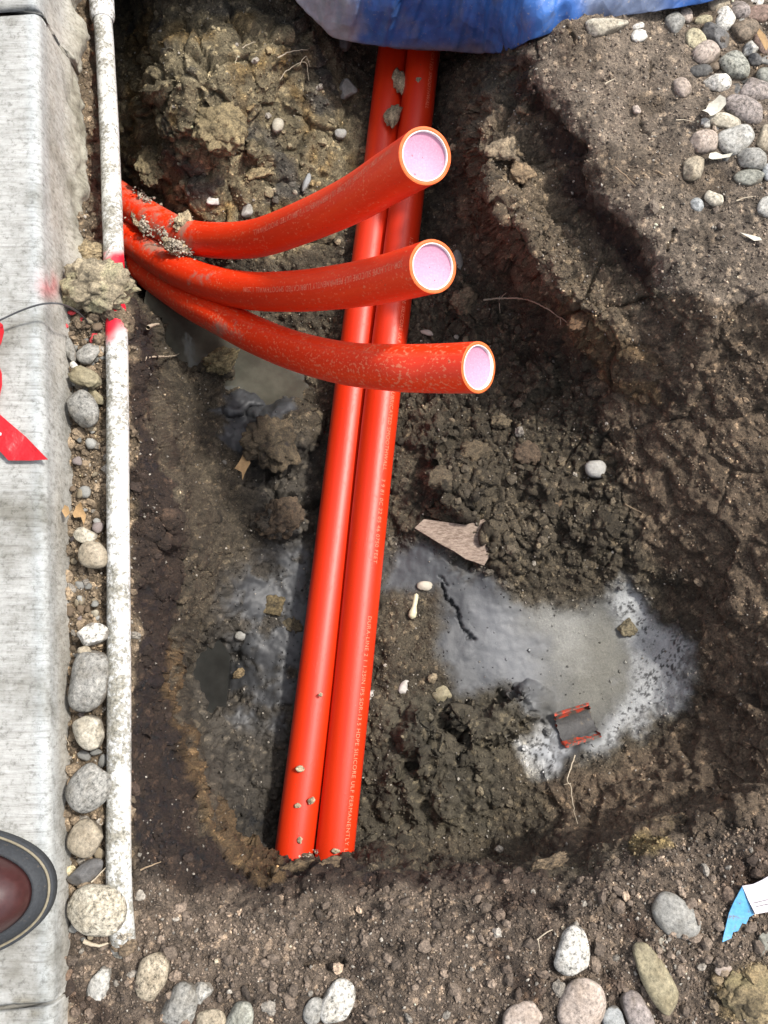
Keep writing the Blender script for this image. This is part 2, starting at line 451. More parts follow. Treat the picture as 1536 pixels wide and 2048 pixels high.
m_top = poly([(1050, 60), (1075, 190), (1165, 290), (1175, 350), (1215, 425), (1300, 490), (1320, 560), (1440, 610), (1700, 600), (1700, -200), (1050, -200)], 14)
m_bot = poly([(100, 1770), (280, 1740), (420, 1790), (560, 1775), (860, 1775), (1130, 1760), (1280, 1690), (1700, 1620), (1700, 2300), (100, 2300)], 26)
m_strip = poly([(60, -200), (200, -200), (210, 560), (262, 640), (265, 1850), (60, 1850)], 10)
m_clay = poly([(235, 20), (600, 20), (720, 170), (720, 420), (600, 520), (330, 460), (240, 360)], 24)
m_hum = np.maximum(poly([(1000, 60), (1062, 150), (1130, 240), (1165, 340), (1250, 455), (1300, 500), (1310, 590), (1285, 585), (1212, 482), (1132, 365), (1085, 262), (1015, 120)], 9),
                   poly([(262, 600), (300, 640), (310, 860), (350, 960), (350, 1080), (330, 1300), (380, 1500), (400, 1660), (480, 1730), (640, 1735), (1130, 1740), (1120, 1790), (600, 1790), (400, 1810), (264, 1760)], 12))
m_slope = poly([(1190, 620), (1330, 590), (1700, 560), (1700, 1640), (1250, 1680), (1130, 1700), (1060, 1560), (1250, 1520), (1390, 1430), (1400, 1280), (1320, 1130), (1260, 980), (1180, 780)], 24)
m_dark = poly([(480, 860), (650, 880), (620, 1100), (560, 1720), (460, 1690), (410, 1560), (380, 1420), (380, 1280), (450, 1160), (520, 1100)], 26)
m_mud = np.maximum.reduce([
    poly([(770, 1110), (830, 1075), (900, 1110), (970, 1150), (1060, 1205), (1150, 1210), (1215, 1190), (1235, 1150), (1300, 1180), (1350, 1260), (1385, 1310), (1360, 1400), (1250, 1480), (1190, 1500), (1110, 1540),
          (1040, 1500), (1100, 1440), (1060, 1395), (1000, 1380), (900, 1390), (880, 1290), (880, 1190), (770, 1180)], 26),
    poly([(450, 1180), (600, 1080), (640, 1090), (600, 1440), (540, 1470), (455, 1420)], 34) * sstep(-.35, .1, fbm(Pos, .03, 4, 29)) * .9,
    poly([(420, 820), (560, 730), (590, 820), (520, 860), (500, 900), (450, 880)], 10)])
m_pale = poly([(1090, 1220), (1150, 1215), (1215, 1190), (1235, 1150), (1300, 1180), (1350, 1260), (1385, 1310), (1360, 1400), (1250, 1480), (1130, 1440), (1100, 1380), (1080, 1300)], 26)
m_pale2 = poly([(1030, 1490), (1110, 1440), (1130, 1500), (1100, 1540), (1040, 1540)], 14)
m_wetd = poly([(780, 1390), (870, 1380), (1080, 1390), (1110, 1450), (1000, 1540), (980, 1680), (720, 1700), (760, 1400)], 24)
m_rust = np.maximum.reduce([pline([(330, 1290), (345, 1400), (372, 1490), (398, 1590), (425, 1650), (480, 1715), (560, 1745)], 16),
                            pline([(1120, 600), (1160, 660), (1200, 740), (1300, 800)], 22), poly([(1120, 640), (1240, 650), (1330, 740), (1240, 740), (1160, 700)], 20)])
m_yel = np.maximum(poly([(1268, 1680), (1300, 1660), (1350, 1665), (1350, 1700), (1310, 1725), (1275, 1715)], 10), poly([(1440, 1940), (1536, 1930), (1560, 2048), (1440, 2048)], 20) * .8)

c_base = np.array([.068, .058, .044], np.float32)
col = np.broadcast_to(c_base, Pos.shape).astype(np.float32).copy()
def tint(mask, rgb):
    global col
    col = col * (1 - mask[..., None]) + np.array(rgb, np.float32) * mask[..., None]
lo = fbm(Pos, .05, 4, 41); mid = fbm(Pos, .012, 3, 43)
tint(m_slope, (.112, .087, .066))
m_bench = poly([(925, 190), (1060, 200), (1120, 350), (1200, 480), (1285, 590), (1250, 740), (1150, 690), (1000, 530), (915, 420)], 18)
tint(m_bench, (.128, .104, .078))
tint(m_clay, (.165, .145, .10))
tint(m_clay * sstep(.1, .45, fbm(Pos, .04, 3, 44)), (.16, .118, .058))
tint(m_clay * sstep(.15, .45, fbm(Pos, .05, 3, 45)), (.075, .072, .066))
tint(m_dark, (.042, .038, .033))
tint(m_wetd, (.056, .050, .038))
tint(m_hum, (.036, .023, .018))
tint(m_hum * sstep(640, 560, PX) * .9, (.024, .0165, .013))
tint(m_top, (.160, .135, .115))
tint(m_bot, (.122, .099, .083))
tint(m_bot * sstep(.12, .4, fbm(Pos, .045, 3, 47)), (.060, .043, .034))
tint(m_top * sstep(.15, .5, fbm(Pos, .06, 3, 48)), (.115, .093, .074))
tint(m_strip, (.150, .120, .088))
tint(m_rust * .62, (.125, .083, .042))
tint(m_yel * .7, (.19, .148, .066))
mudn = sstep(-.3, .5, fbm(Pos, .07, 4, 51))
tint(m_mud, (.046, .048, .052))
tint(m_mud * mudn * .6, (.078, .084, .091))
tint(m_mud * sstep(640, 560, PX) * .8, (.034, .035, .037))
tint(m_mud * poly([(960, 1190), (1060, 1215), (1120, 1230), (1130, 1320), (1110, 1410), (1000, 1380), (950, 1300)], 45) * .85, (.128, .133, .142))
tint(m_mud * poly([(1060, 1200), (1200, 1205), (1280, 1250), (1280, 1380), (1220, 1440), (1130, 1420), (1100, 1320)], 70) * .75, (.175, .168, .14))
tint(m_mud * poly([(1080, 1190), (1160, 1215), (1180, 1330), (1120, 1330)], 40) * .6, (.26, .26, .245))
spk = sstep(.18, .42, vnoise(Pos, .0032, 61) * .6 + vnoise(Pos, .0017, 62) * .5 + fbm(Pos, .03, 2, 63) * .5)
m_crust = poly([(1225, 1140), (1300, 1175), (1355, 1255), (1390, 1310), (1365, 1400), (1255, 1485), (1185, 1490), (1255, 1400), (1280, 1290), (1225, 1215)], 32)
tint(m_mud * m_crust * .85, (.42, .43, .43))
tint(m_pale2 * .8, (.40, .41, .42))
tint(np.clip(m_mud * m_crust + m_pale2, 0, 1) * spk, (.055, .055, .055))
w1, w2, wc = worley(Pos, .0105, 3)
v1, v2, vc = worley(Pos + .4 * .0105, .0048, 4)
dryness = 1 - np.clip(m_mud, 0, 1)
col *= (1 + dryness * (lo * .40 + mid * .44 + (wc - .5) * .42 + (vc - .5) * .5))[..., None]
pale = (vc > .9) & (dryness > .6)
col = np.where(pale[..., None] & (v1 < .55)[..., None], col * np.array([1.9, 1.85, 1.75], np.float32), col)
col *= 1 + dryness[..., None] * np.array([.14, .08, -.02], np.float32)
col = np.clip(col, .012, .6)
wet = np.clip(m_mud * .95 + m_dark * .45 + m_wetd * .3 + m_hum * .08, 0, 1) * (1 - .28 * m_mud * m_pale)
# relief
rough = np.clip(1.0 - .5 * m_top - .15 * m_bot - .93 * m_mud - .42 * m_clay - .48 * m_slope, .06, 1) + .25 * poly([(820, 560), (1200, 620), (1280, 1000), (1260, 1160), (960, 1150), (790, 1100)], 30)
m_ledge = pline([(330, 1290), (345, 1400), (370, 1490), (396, 1590), (423, 1650), (480, 1722), (560, 1745)], 13)
ridge = 1 - np.abs(fbm(Pos, .055, 4, 71)) * 2
disp = rough * (fbm(Pos, .075, 5, 72) * .012 + (ridge - .5) * .006 + fbm(Pos, .016, 4, 73) * .0055 + (.55 - w1) * .0052 * (.4 + wc) + (.5 - v1) * .0024 * (.3 + vc * 1.4))
ang = R_(-52)
st = np.stack([(Pos[..., 0] * math.cos(ang) + Pos[..., 1] * math.sin(ang)) * .16, -Pos[..., 0] * math.sin(ang) + Pos[..., 1] * math.cos(ang), Pos[..., 2] * .6], -1)
disp += np.clip(m_slope + .7 * m_bench + .5 * m_hum, 0, 1) * fbm(st, .018, 5, 77, .55) * .0085
disp += m_ledge * (.006 + .005 * mid)
disp += m_mud * (fbm(Pos, .05, 3, 74) * .004 + fbm(Pos, .012, 4, 76) * .0010)
disp -= rough * sstep(.10, .02, np.abs(fbm(Pos, .06, 3, 75))) * .0035 * sstep(-.1, .3, lo)
def blocks(mask, s, seed, step, depth):
    out = np.zeros(mask.shape, np.float32); sel = mask > .04
    f1, f2, ci = worley(Pos[sel] + fbm(Pos[sel], .02, 2, seed)[:, None] * .004, s, seed)
    out[sel] = mask[sel] * (1 - np.clip(m_mud[sel] * 1.6, 0, 1)) * ((ci - .5) * step - sstep(.16, .0, f2 - f1) * depth)
    return out
m_rub = poly([(800, 560), (960, 540), (1200, 760), (1290, 1000), (1260, 1160), (960, 1150), (790, 1100)], 30)
disp += blocks(np.clip(m_clay + m_bench * .8 + m_slope * .5, 0, 1), .058, 81, .012, .008)
disp += blocks(np.clip(m_rub + m_wetd * .7 + m_dark * .5 + m_bench * .6, 0, 1), .019, 82, .008, .004)
CRACKS = [([(392, 60), (402, 100), (415, 128)], 5, .012), ([(418, 205), (430, 240), (448, 288)], 8, .014), ([(262, 130), (290, 215), (330, 250), (380, 285)], 5, .012), ([(300, 125), (312, 150)], 5, .01),
          ([(365, 300), (385, 330)], 5, .01), ([(885, 1150), (902, 1162)], 2.6, .008), ([(888, 1172), (891, 1190), (902, 1214), (908, 1228), (924, 1238), (936, 1256), (948, 1268)], 3.2, .014),
          ([(790, 1560), (850, 1512), (885, 1480), (905, 1440), (930, 1415)], 15, .030), ([(1120, 60), (1132, 90), (1140, 110)], 4, .006), ([(1290, 105), (1288, 140)], 3, .006),
          ([(1275, 240), (1285, 280)], 3, .006), ([(1345, 450), (1335, 485)], 4, .008), ([(1000, 1395), (1060, 1390), (1095, 1430)], 5, .012), ([(620, 1940), (680, 1900)], 8, .012),
          ([(1080, 70), (1075, 110)], 3, .006), ([(310, 330), (312, 390)], 6, .012), ([(640, 1010), (560, 990), (510, 960)], 14, .022), ([(940, 1020), (900, 1000), (850, 940)], 7, .012)]
for pl, hw, dp in CRACKS:
    disp -= pline([(x + 0, y) for x, y in pl], hw * 1.3) * dp * (.6 + .4 * np.abs(mid))
Pos2 = Pos + Nrm * disp[..., None]
Nrm2 = normals(Pos2)
# outer apron so that the sheet runs on to the horizon
verts = Pos2.reshape(-1, 3); faces = grid_faces(NY, NX)
border = np.concatenate([np.arange(NX), np.arange(1, NY) * NX + NX - 1, (NY - 1) * NX + np.arange(NX - 2, -1, -1), np.arange(NY - 2, 0, -1) * NX])
bp = verts[border]
rings = [bp]
for r, zt in ((.12, .4), (.6, 0), (4, 0), (60, 0)):
    dirv = bp[:, :2] - np.array([.03, .2]); dirv /= np.linalg.norm(dirv, axis=1, keepdims=True)
    rings.append(np.concatenate([bp[:, :2] + dirv * r, bp[:, 2:] * zt], 1))
ring = np.concatenate(rings[1:])
nb = len(border)
idx = np.concatenate([border, len(verts) + np.arange(len(ring))]).reshape(5, nb)
a = idx[:-1]; b = idx[1:]
rf = np.stack([a, b, np.roll(b, -1, 1), np.roll(a, -1, 1)], -1).reshape(-1, 4)
av = np.concatenate([verts, ring])
me = mesh_np('ground', av, np.concatenate([faces, rf]))
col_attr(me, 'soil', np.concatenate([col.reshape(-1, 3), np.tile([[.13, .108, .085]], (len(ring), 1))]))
flt_attr(me, 'wet', np.concatenate([wet.ravel(), np.zeros(len(ring))]))
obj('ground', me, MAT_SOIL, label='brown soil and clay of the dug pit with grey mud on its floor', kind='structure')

# final height near a pixel, for things that rest on the soil
def px_surface(px, py, rad=10):
    m = (np.abs(PX2 - px) < rad) & (np.abs(PY2 - py) < rad)
    return None
PX2, PY2 = to_px(Pos2[..., 0], Pos2[..., 1], Pos2[..., 2])

# ------------------------------------------------------------------ loose crumbs of soil and grit
def ico(sub):
    bm = bmesh.new(); bmesh.ops.create_icosphere(bm, subdivisions=sub, radius=1)
    v = np.array([x.co[:] for x in bm.verts], np.float32); f = np.array([[w.index for w in x.verts] for x in bm.faces], np.int32)
    bm.free(); return v, f
ICO1, ICO2, ICO3, ICO4, ICO5 = ico(1), ico(2), ico(3), ico(4), ico(5)
OCTA = (np.array([[1, 0, 0], [-1, 0, 0], [0, 1, 0], [0, -1, 0], [0, 0, 1], [0, 0, -1]], np.float32),
        np.array([[0, 2, 4], [2, 1, 4], [1, 3, 4], [3, 0, 4], [2, 0, 5], [1, 2, 5], [3, 1, 5], [0, 3, 5]], np.int32))
def scatter(name, count, weight, smin, smax, power, tone, label, flat=.75, shape=None, smooth=True, jitter=.85):
    vis = (PX2 > -30) & (PX2 < 1566) & (PY2 > -30) & (PY2 < 2078)
    w = (weight * vis).ravel().astype(np.float64); w /= w.sum()
    pick = RNG.choice(len(w), count, p=w)
    p = Pos2.reshape(-1, 3)[pick]; nr = Nrm2.reshape(-1, 3)[pick]
    base, bf = shape
    size = smin + (smax - smin) * RNG.random(count) ** power
    jit = 1 + (RNG.random((count, len(base), 1)) - .5) * jitter
    sc3 = np.stack([.75 + .5 * RNG.random(count), .75 + .5 * RNG.random(count), flat * (.7 + .5 * RNG.random(count))], -1)
    v = base[None] * jit * sc3[:, None] * size[:, None, None]
    an = RNG.random((count, 3)) * 6.28
    ca, sa = np.cos(an), np.sin(an)
    def rot(v, i, j, c, s):
        a, b = v[..., i].copy(), v[..., j].copy()
        v[..., i] = a * c[:, None] - b * s[:, None]; v[..., j] = a * s[:, None] + b * c[:, None]
    rot(v, 0, 1, ca[:, 0], sa[:, 0]); rot(v, 1, 2, np.cos(an[:, 1] * .25), np.sin(an[:, 1] * .25)); rot(v, 0, 1, ca[:, 2], sa[:, 2])
    v = v + (p + nr * size[:, None] * .35)[:, None]
    f = (bf[None] + (np.arange(count) * len(base))[:, None, None]).reshape(-1, 3)
    me = mesh_np(name, v.reshape(-1, 3), f, smooth=smooth)
    c = col.reshape(-1, 3)[pick]
    c = c * tone(count)[:, None]
    grey = RNG.random(count) < .07
    c = np.where(grey[:, None], np.array([[.26, .235, .20]]) * (.6 + .9 * RNG.random((count, 1))), c)
    col_attr(me, 'soil', np.repeat(np.clip(c, .01, .6), len(base), 0))
    return obj(name, me, MAT_CRUMB, label=label, kind='stuff')
dens = np.clip(1.0 + .9 * m_strip + .7 * m_bot - .45 * m_top - .93 * m_mud - .45 * m_slope - .4 * m_clay, .02, 3) * np.clip(Nrm2[..., 2] + .35, .1, 1)
scatter('soil_crumbs', 80000, dens, .0004, .0019, 2.0, lambda n: .55 + 1.5 * RNG.random(n) ** 1.8, 'loose crumbs of soil and grit scattered over the pit', shape=OCTA, smooth=True, jitter=1.0)
dens2 = dens * np.clip(.15 + m_strip * 3 + m_bot * .9 + m_clay * .6 + poly([(820, 560), (1200, 640), (1280, 1000), (1260, 1160), (960, 1150), (790, 1100)], 30) * .9 + poly([(480, 180), (720, 160), (720, 480), (480, 480)], 30) + m_wetd * .6, 0, 4)
scatter('soil_lumps', 3000, dens2, .0016, .0058, 2.6, lambda n: .75 + .8 * RNG.random(n), 'small crumbly lumps of earth lying on the pit floor and edges', shape=ICO2, smooth=False, jitter=.5)

# ------------------------------------------------------------------ standing water
def water_material(name, rgb, rough):
    m, n, L, b = new_mat(name)
    geo = n.new('ShaderNodeNewGeometry')
    n1 = noise(n, L, 28, 4, 0.6, geo.outputs['Position'])
    r1 = ramp(n, [(0.35, tuple(x * .75 for x in rgb)), (0.65, tuple(x * 1.3 for x in rgb))])
    L.new(n1.outputs['Fac'], r1.inputs['Fac'])
    L.new(r1.outputs['Color'], b.inputs['Base Color'])
    b.inputs['Roughness'].default_value = rough
    n2 = noise(n, L, 45, 3, 0.5, geo.outputs['Position'])
    L.new(bump(n, L, n2.outputs['Fac'], 0.12, 0.004), b.inputs['Normal'])
    return m
def puddle(outline, z, mat, label):
    pts = [P(px, py, z) for px, py in outline]
    bm = bmesh.new()
    top = [bm.verts.new(p) for p in pts]
    bot = [bm.verts.new((p[0], p[1], z - .02)) for p in pts]
    f = bm.faces.new(top); f.normal_update()
    if f.normal.z < 0: f.normal_flip()
    bm.faces.new(bot)
    for i in range(len(pts)):
        j = (i + 1) % len(pts)
        bm.faces.new((top[i], top[j], bot[j], bot[i]))
    bmesh.ops.recalc_face_normals(bm, faces=bm.faces)
    me = bpy.data.meshes.new('puddle'); bm.to_mesh(me); bm.free()
    return obj('puddle', me, mat, label=label, kind='structure')
puddle([(300, 540), (420, 530), (560, 560), (640, 700), (610, 800), (520, 820), (440, 800), (380, 780), (320, 720), (285, 620)], -.2965, water_material('murky_water', (.068, .066, .052), .10),
       'murky grey-green puddle below the bent conduits')
puddle([(365, 1270), (430, 1265), (460, 1310), (450, 1450), (400, 1470), (365, 1400)], -.277, water_material('dark_water', (.022, .022, .02), .08),
       'small dark puddle at the foot of the pit wall')

# ------------------------------------------------------------------ concrete kerb
def concrete_material():
    m, n, L, b = new_mat('concrete')
    at = node(n, 'ShaderNodeAttribute', attribute_name='wear')
    tc = n.new('ShaderNodeTexCoord')
    mp = n.new('ShaderNodeMapping'); mp.inputs['Scale'].default_value = (28, 330, 120)
    L.new(tc.outputs['Object'], mp.inputs['Vector'])
    streak = noise(n, L, 1.0, 5, 0.7, mp.outputs['Vector'])
    rs = ramp(n, [(0.32, (.55, .53, .50)), (0.46, (.90, .89, .87)), (0.66, (1.12, 1.12, 1.12))])
    L.new(streak.outputs['Fac'], rs.inputs['Fac'])
    sp = noise(n, L, 190, 6, 0.8, tc.outputs['Object'])
    rp = ramp(n, [(0.36, (.34, .33, .30)), (0.47, (.92, .92, .9)), (0.62, (1.1, 1.1, 1.1))])
    L.new(sp.outputs['Fac'], rp.inputs['Fac'])
    big = noise(n, L, 16, 5, 0.65, tc.outputs['Object'])
    rb = ramp(n, [(0.32, (.52, .50, .45)), (0.5, (.95, .95, .94)), (0.7, (1.2, 1.2, 1.2))])
    L.new(big.outputs['Fac'], rb.inputs['Fac'])
    c = mix(n, L, 'MULTIPLY', 0.75, at.outputs['Color'], rs.outputs['Color'])
    c = mix(n, L, 'MULTIPLY', 0.65, c, rp.outputs['Color'])
    c = mix(n, L, 'MULTIPLY', 1.0, c, rb.outputs['Color'])
    L.new(c, b.inputs['Base Color'])
    b.inputs['Roughness'].default_value = 0.88
    nb = bump(n, L, streak.outputs['Fac'], 0.75, 0.0016)
    nb = bump(n, L, sp.outputs['Fac'], 0.6, 0.0008, nb)
    L.new(nb, b.inputs['Normal'])
    return m
MAT_CONC = concrete_material()
KERB_Z = 0.035
def kerb_edge(y): return -.2677 - .0867 * (y + .130)
kerb_y = lambda py: P(85, py, KERB_Z)[1]
def slab(y0, y1, round0, round1, jag0=0):
    """kerb slab from y0 to y1: top, rounded nose, slightly battered face, ragged underside"""
    ys = np.arange(y0, y1 + .0019, .002)
    prof = [(-.60, 0.0)] + [(x, 0.0) for x in np.arange(-.14, -.0085, .003)]
    prof += [(-.008 + .008 * math.sin(a), -.008 + .008 * math.cos(a)) for a in np.linspace(0, math.pi / 2, 7)]
    zs = np.linspace(-.010, -.10, 34)
    prof += [(.0 + (-z - .008) * .06, z) for z in zs]
    prof += [(-.03, -.115), (-.6, -.115)]
    prof = np.array(prof)
    n, m = len(ys), len(prof)
    V = np.zeros((n, m, 3)); wear = np.zeros((n, m, 3))
    for i, y in enumerate(ys):
        V[i, :, 0] = kerb_edge(y) + prof[:, 0]; V[i, :, 1] = y + prof[:, 0] * .0867; V[i, :, 2] = KERB_Z + prof[:, 1]
    # finished length: rounded arris at the joints
    for edge, rr in ((y0, round0), (y1, round1)):
        d = np.abs(ys - edge)
        drop = np.where(d < rr, rr - np.sqrt(np.maximum(rr ** 2 - (rr - d) ** 2, 0)), 0)
        V[:, :, 2] -= (drop[:, None] * (prof[None, :, 1] > -.01))
    if jag0:
        k = fbm(np.stack([V[..., 0], V[..., 0] * 0, V[..., 0] * 0], -1)[0], .03, 4, 91) * jag0
        t = 1 - sstep(0, .02, ys - y0)
        V[..., 1] += t[:, None] * k[None]
    P3 = V.copy()
    face = sstep(-.012, -.03, prof[:, 1])[None]
    low = sstep(-.05, -.085, prof[:, 1])[None] * sstep(.12, .30, ys)[:, None]
    rag = fbm(P3, .03, 5, 92)
    V[..., 0] += face * fbm(P3, .02, 4, 93) * .0012 + low * (.006 + rag * .013)
    V[..., 2] += (prof[:, 1] == 0)[None] * (fbm(P3 * np.array([.25, 1, 1]), .012, 3, 94) * .0005)
    # thin spill of rough concrete along the far part of the face
    wear[...] = np.array([.365, .365, .352])
    nose = np.exp(-((prof[:, 0] + .006) / .006) ** 2) * (prof[:, 1] > -.012)
    wear = wear * (1 - .28 * nose[None, :, None]) + np.array([.40, .47, .52]) * .28 * nose[None, :, None]
    fmask = (face * (.35 + .5 * sstep(-.2, .4, fbm(P3, .05, 4, 95))))[..., None]
    wear = wear * (1 - fmask) + np.array([.40, .375, .33]) * fmask
    lw = low[..., None] * .8
    wear = wear * (1 - lw) + np.array([.36, .34, .27]) * lw
    ppx, ppy = to_px(V[..., 0], V[..., 1], V[..., 2])
    red = np.exp(-((ppy - 570) / 26) ** 2) * np.exp(-((ppx - 98) / 22) ** 2) * np.clip(.6 + fbm(P3, .012, 3, 96), 0, 1) * .75
    wear = wear * (1 - red[..., None]) + np.array([.55, .12, .13]) * red[..., None]
    moss = np.exp(-((ppy - 2015) / 22) ** 2) * np.exp(-((ppx - 45) / 40) ** 2) * sstep(-.1, .3, fbm(P3, .01, 3, 97)) * .7
    wear = wear * (1 - moss[..., None]) + np.array([.17, .14, .07]) * moss[..., None]
    f = grid_faces(n, m)
    v = V.reshape(-1, 3)
    me = mesh_np('concrete_slab', v, f)
    bm = bmesh.new(); bm.from_mesh(me)
    be = [e for e in bm.edges if e.is_boundary]
    bmesh.ops.holes_fill(bm, edges=be, sides=0)
    bmesh.ops.recalc_face_normals(bm, faces=bm.faces)
    bm.to_mesh(me); bm.free()
    col_attr(me, 'wear', wear.reshape(-1, 3))
    return me
kerb = obj('kerb', None, label='pale concrete kerb along the pit', kind='structure')
ja, jb = kerb_y(16), kerb_y(2006)
obj('concrete_slab', slab(jb + .001, ja - .003, .002, .006, .004), MAT_CONC, kerb)
obj('concrete_slab', slab(ja + .003, ja + .6, .006, .004), MAT_CONC, kerb)
obj('concrete_slab', slab(jb - .45, jb - .003, .004, .003), MAT_CONC, kerb)

# ------------------------------------------------------------------ tubes
def catmull(pts, n=16):
    pts = [np.array(p, float) for p in pts]
    pts = [2 * pts[0] - pts[1]] + pts + [2 * pts[-1] - pts[-2]]
    out = []
    for i in range(1, len(pts) - 2):
        p0, p1, p2, p3 = pts[i - 1:i + 3]
        for k in range(n):
            t = k / n
            out.append(.5 * (2 * p1 + (p2 - p0) * t + (2 * p0 - 5 * p1 + 4 * p2 - p3) * t * t + (3 * p1 - p0 - 3 * p2 + p3) * t ** 3))
    out.append(pts[-2])
    return np.array(out)
class Path:
    def __init__(s, pts, step=.004, n=16, smooth=0):
        c = catmull(pts, n)
        for _ in range(smooth):
            c[1:-1] = (c[:-2] + c[1:-1] * 2 + c[2:]) / 4
        d = np.append(0, np.cumsum(np.linalg.norm(np.diff(c, axis=0), axis=1)))
        s.len = d[-1]; m = max(3, int(s.len / step) + 1)
        t = np.linspace(0, s.len, m)
        s.p = np.stack([np.interp(t, d, c[:, k]) for k in range(3)], 1); s.s = t
        T = np.gradient(s.p, axis=0); s.T = T / np.linalg.norm(T, axis=1, keepdims=True)
        up = np.array([0, 0, 1.]); N = up - (s.T @ up)[:, None] * s.T
        s.N = N / np.linalg.norm(N, axis=1, keepdims=True); s.B = np.cross(s.T, s.N)
    def at(s, t, th, r):
        f = lambda A: np.stack([np.interp(t, s.s, A[:, k]) for k in range(3)], -1)
        p, T, N, B = f(s.p), f(s.T), f(s.N), f(s.B)
        th = np.asarray(th)[..., None]; r = np.asarray(r)[..., None]
        return p + r * (np.cos(th) * N + np.sin(th) * B)
def tube(path, r, sides=48, closed_ends=False, wob=0):
    n = len(path.p)
    th = np.arange(sides) / sides * 2 * math.pi
    V = path.p[:, None] + r * (np.cos(th)[None, :, None] * path.N[:, None] + np.sin(th)[None, :, None] * path.B[:, None])
    if wob: V = V + (fbm(V, .06, 2, 5) * wob)[..., None] * (V - path.p[:, None]) / r
    return V, grid_faces(n, sides, True)
def uv_from(me, uv):
    l = me.uv_layers.new(name='UVMap')
    vi = np.zeros(len(me.loops), np.int32); me.loops.foreach_get('vertex_index', vi)
    l.data.foreach_set('uv', uv[vi].astype(np.float32).ravel())

# ------------------------------------------------------------------ white plastic pipe
def pvc_material():
    m, n, L, b = new_mat('white_plastic')
    at = node(n, 'ShaderNodeAttribute', attribute_name='paint')
    tc = n.new('ShaderNodeTexCoord')
    n1 = noise(n, L, 260, 5, 0.72, tc.outputs['Object'])
    n2 = noise(n, L, 45, 4, 0.65, tc.outputs['Object'])
    ad = node(n, 'ShaderNodeMath', operation='MULTIPLY_ADD'); ad.inputs[1].default_value = .85
    L.new(n2.outputs['Fac'], ad.inputs[0]); L.new(n1.outputs['Fac'], ad.inputs[2])
    sub = node(n, 'ShaderNodeMath', operation='ADD'); L.new(ad.outputs[0], sub.inputs[0]); L.new(at.outputs['Alpha'], sub.inputs[1])
    r1 = ramp(n, [(0.755, (0, 0, 0)), (0.80, (.65, .65, .65)), (0.95, (1, 1, 1))])
    L.new(sub.outputs[0], r1.inputs['Fac'])
    n4 = noise(n, L, 420, 3, 0.6, tc.outputs['Object'])
    rd = ramp(n, [(0.35, (.10, .095, .075)), (0.65, (.30, .28, .225))])
    L.new(n4.outputs['Fac'], rd.inputs['Fac'])
    c = mix(n, L, 'MIX', r1.outputs['Color'], at.outputs['Color'], rd.outputs['Color'])
    L.new(c, b.inputs['Base Color'])
    rr = node(n, 'ShaderNodeMapRange'); rr.inputs['To Min'].default_value = .45; rr.inputs['To Max'].default_value = .9
    L.new(r1.outputs['Color'], rr.inputs['Value']); L.new(rr.outputs['Result'], b.inputs['Roughness'])
    L.new(bump(n, L, r1.outputs['Color'], 0.5, 0.0006), b.inputs['Normal'])
    return m
MAT_PVC = pvc_material()
WR = 0.0103
wp = [(198, -160, -.105), (203, 0, -.098), (209.7, 100, -.092), (220, 300, -.074), (227, 500, -.044), (234, 690, -.018), (236, 1000, -.004), (237.5, 1250, 0), (238, 1500, .003), (237, 1680, .006),
      (239, 1790, .004), (244, 1860, -.002), (247, 1895, -.014)]
wpath = Path([P(*p) for p in wp], .003)
V, f = tube(wpath, WR, 32, wob=.0003)
white = obj('white_pipe', None, label='dirty white plastic pipe lying along the kerb with red spray paint on it', cat='pipe')
me = mesh_np('pipe_barrel', V.reshape(-1, 3), f)
ppx, ppy = to_px(V[..., 0], V[..., 1], V[..., 2])
pc = np.ones(V.shape[:2] + (4,), np.float32); pc[..., :3] = (.58, .58, .555)
ol = np.clip(.25 + fbm(V, .03, 4, 31), 0, .7)[..., None]
pc[..., :3] = pc[..., :3] * (1 - ol * .35) + np.array([.50, .47, .33]) * ol * .35
rn = fbm(V, .012, 4, 33)
red = np.maximum(sstep(492, 518, ppy + rn * 24) * (1 - sstep(600, 612, ppy)), sstep(596, 600, ppy) * (1 - sstep(648, 692, ppy + rn * 18 + (ppx - 230) * .9)))[..., None]
pc[..., :3] = pc[..., :3] * (1 - red) + np.array([.62, .012, .03]) * red
side = (V[..., 0] - wpath.p[:, None, 0]) / WR
pc[..., 3] = -.12 - .07 * side + .03 * sstep(900, 1500, ppy) + .07 * np.exp(-((ppy - 1470) / 90) ** 2) * (side < .3) - .16 * red[..., 0] - .03
col_attr(me, 'paint', pc)
obj('pipe_barrel', me, MAT_PVC, white)
# socket of the next length, at the far end
i1 = np.searchsorted(wpath.s, np.interp(P(205, 42, -.096)[1] * -1, -wpath.p[:, 1], wpath.s))
cpts = wpath.p[:i1 + 1]
cpath = Path(cpts[::4] if len(cpts) > 12 else cpts, .003, 4)
rad = np.full(len(cpath.p), .0138); rad[-3:] = (.0136, .0128, .0112)
Vc = cpath.p[:, None] + rad[:, None, None] * (np.cos(np.arange(32) / 32 * 6.28319)[None, :, None] * cpath.N[:, None] + np.sin(np.arange(32) / 32 * 6.28319)[None, :, None] * cpath.B[:, None])
me = mesh_np('pipe_socket', Vc.reshape(-1, 3), grid_faces(len(cpath.p), 32, True))
pc = np.ones((Vc.shape[0] * 32, 4), np.float32); pc[:, :3] = (.72, .72, .70); pc[:, 3] = -.18
col_attr(me, 'paint', pc)
obj('pipe_socket', me, MAT_PVC, white)

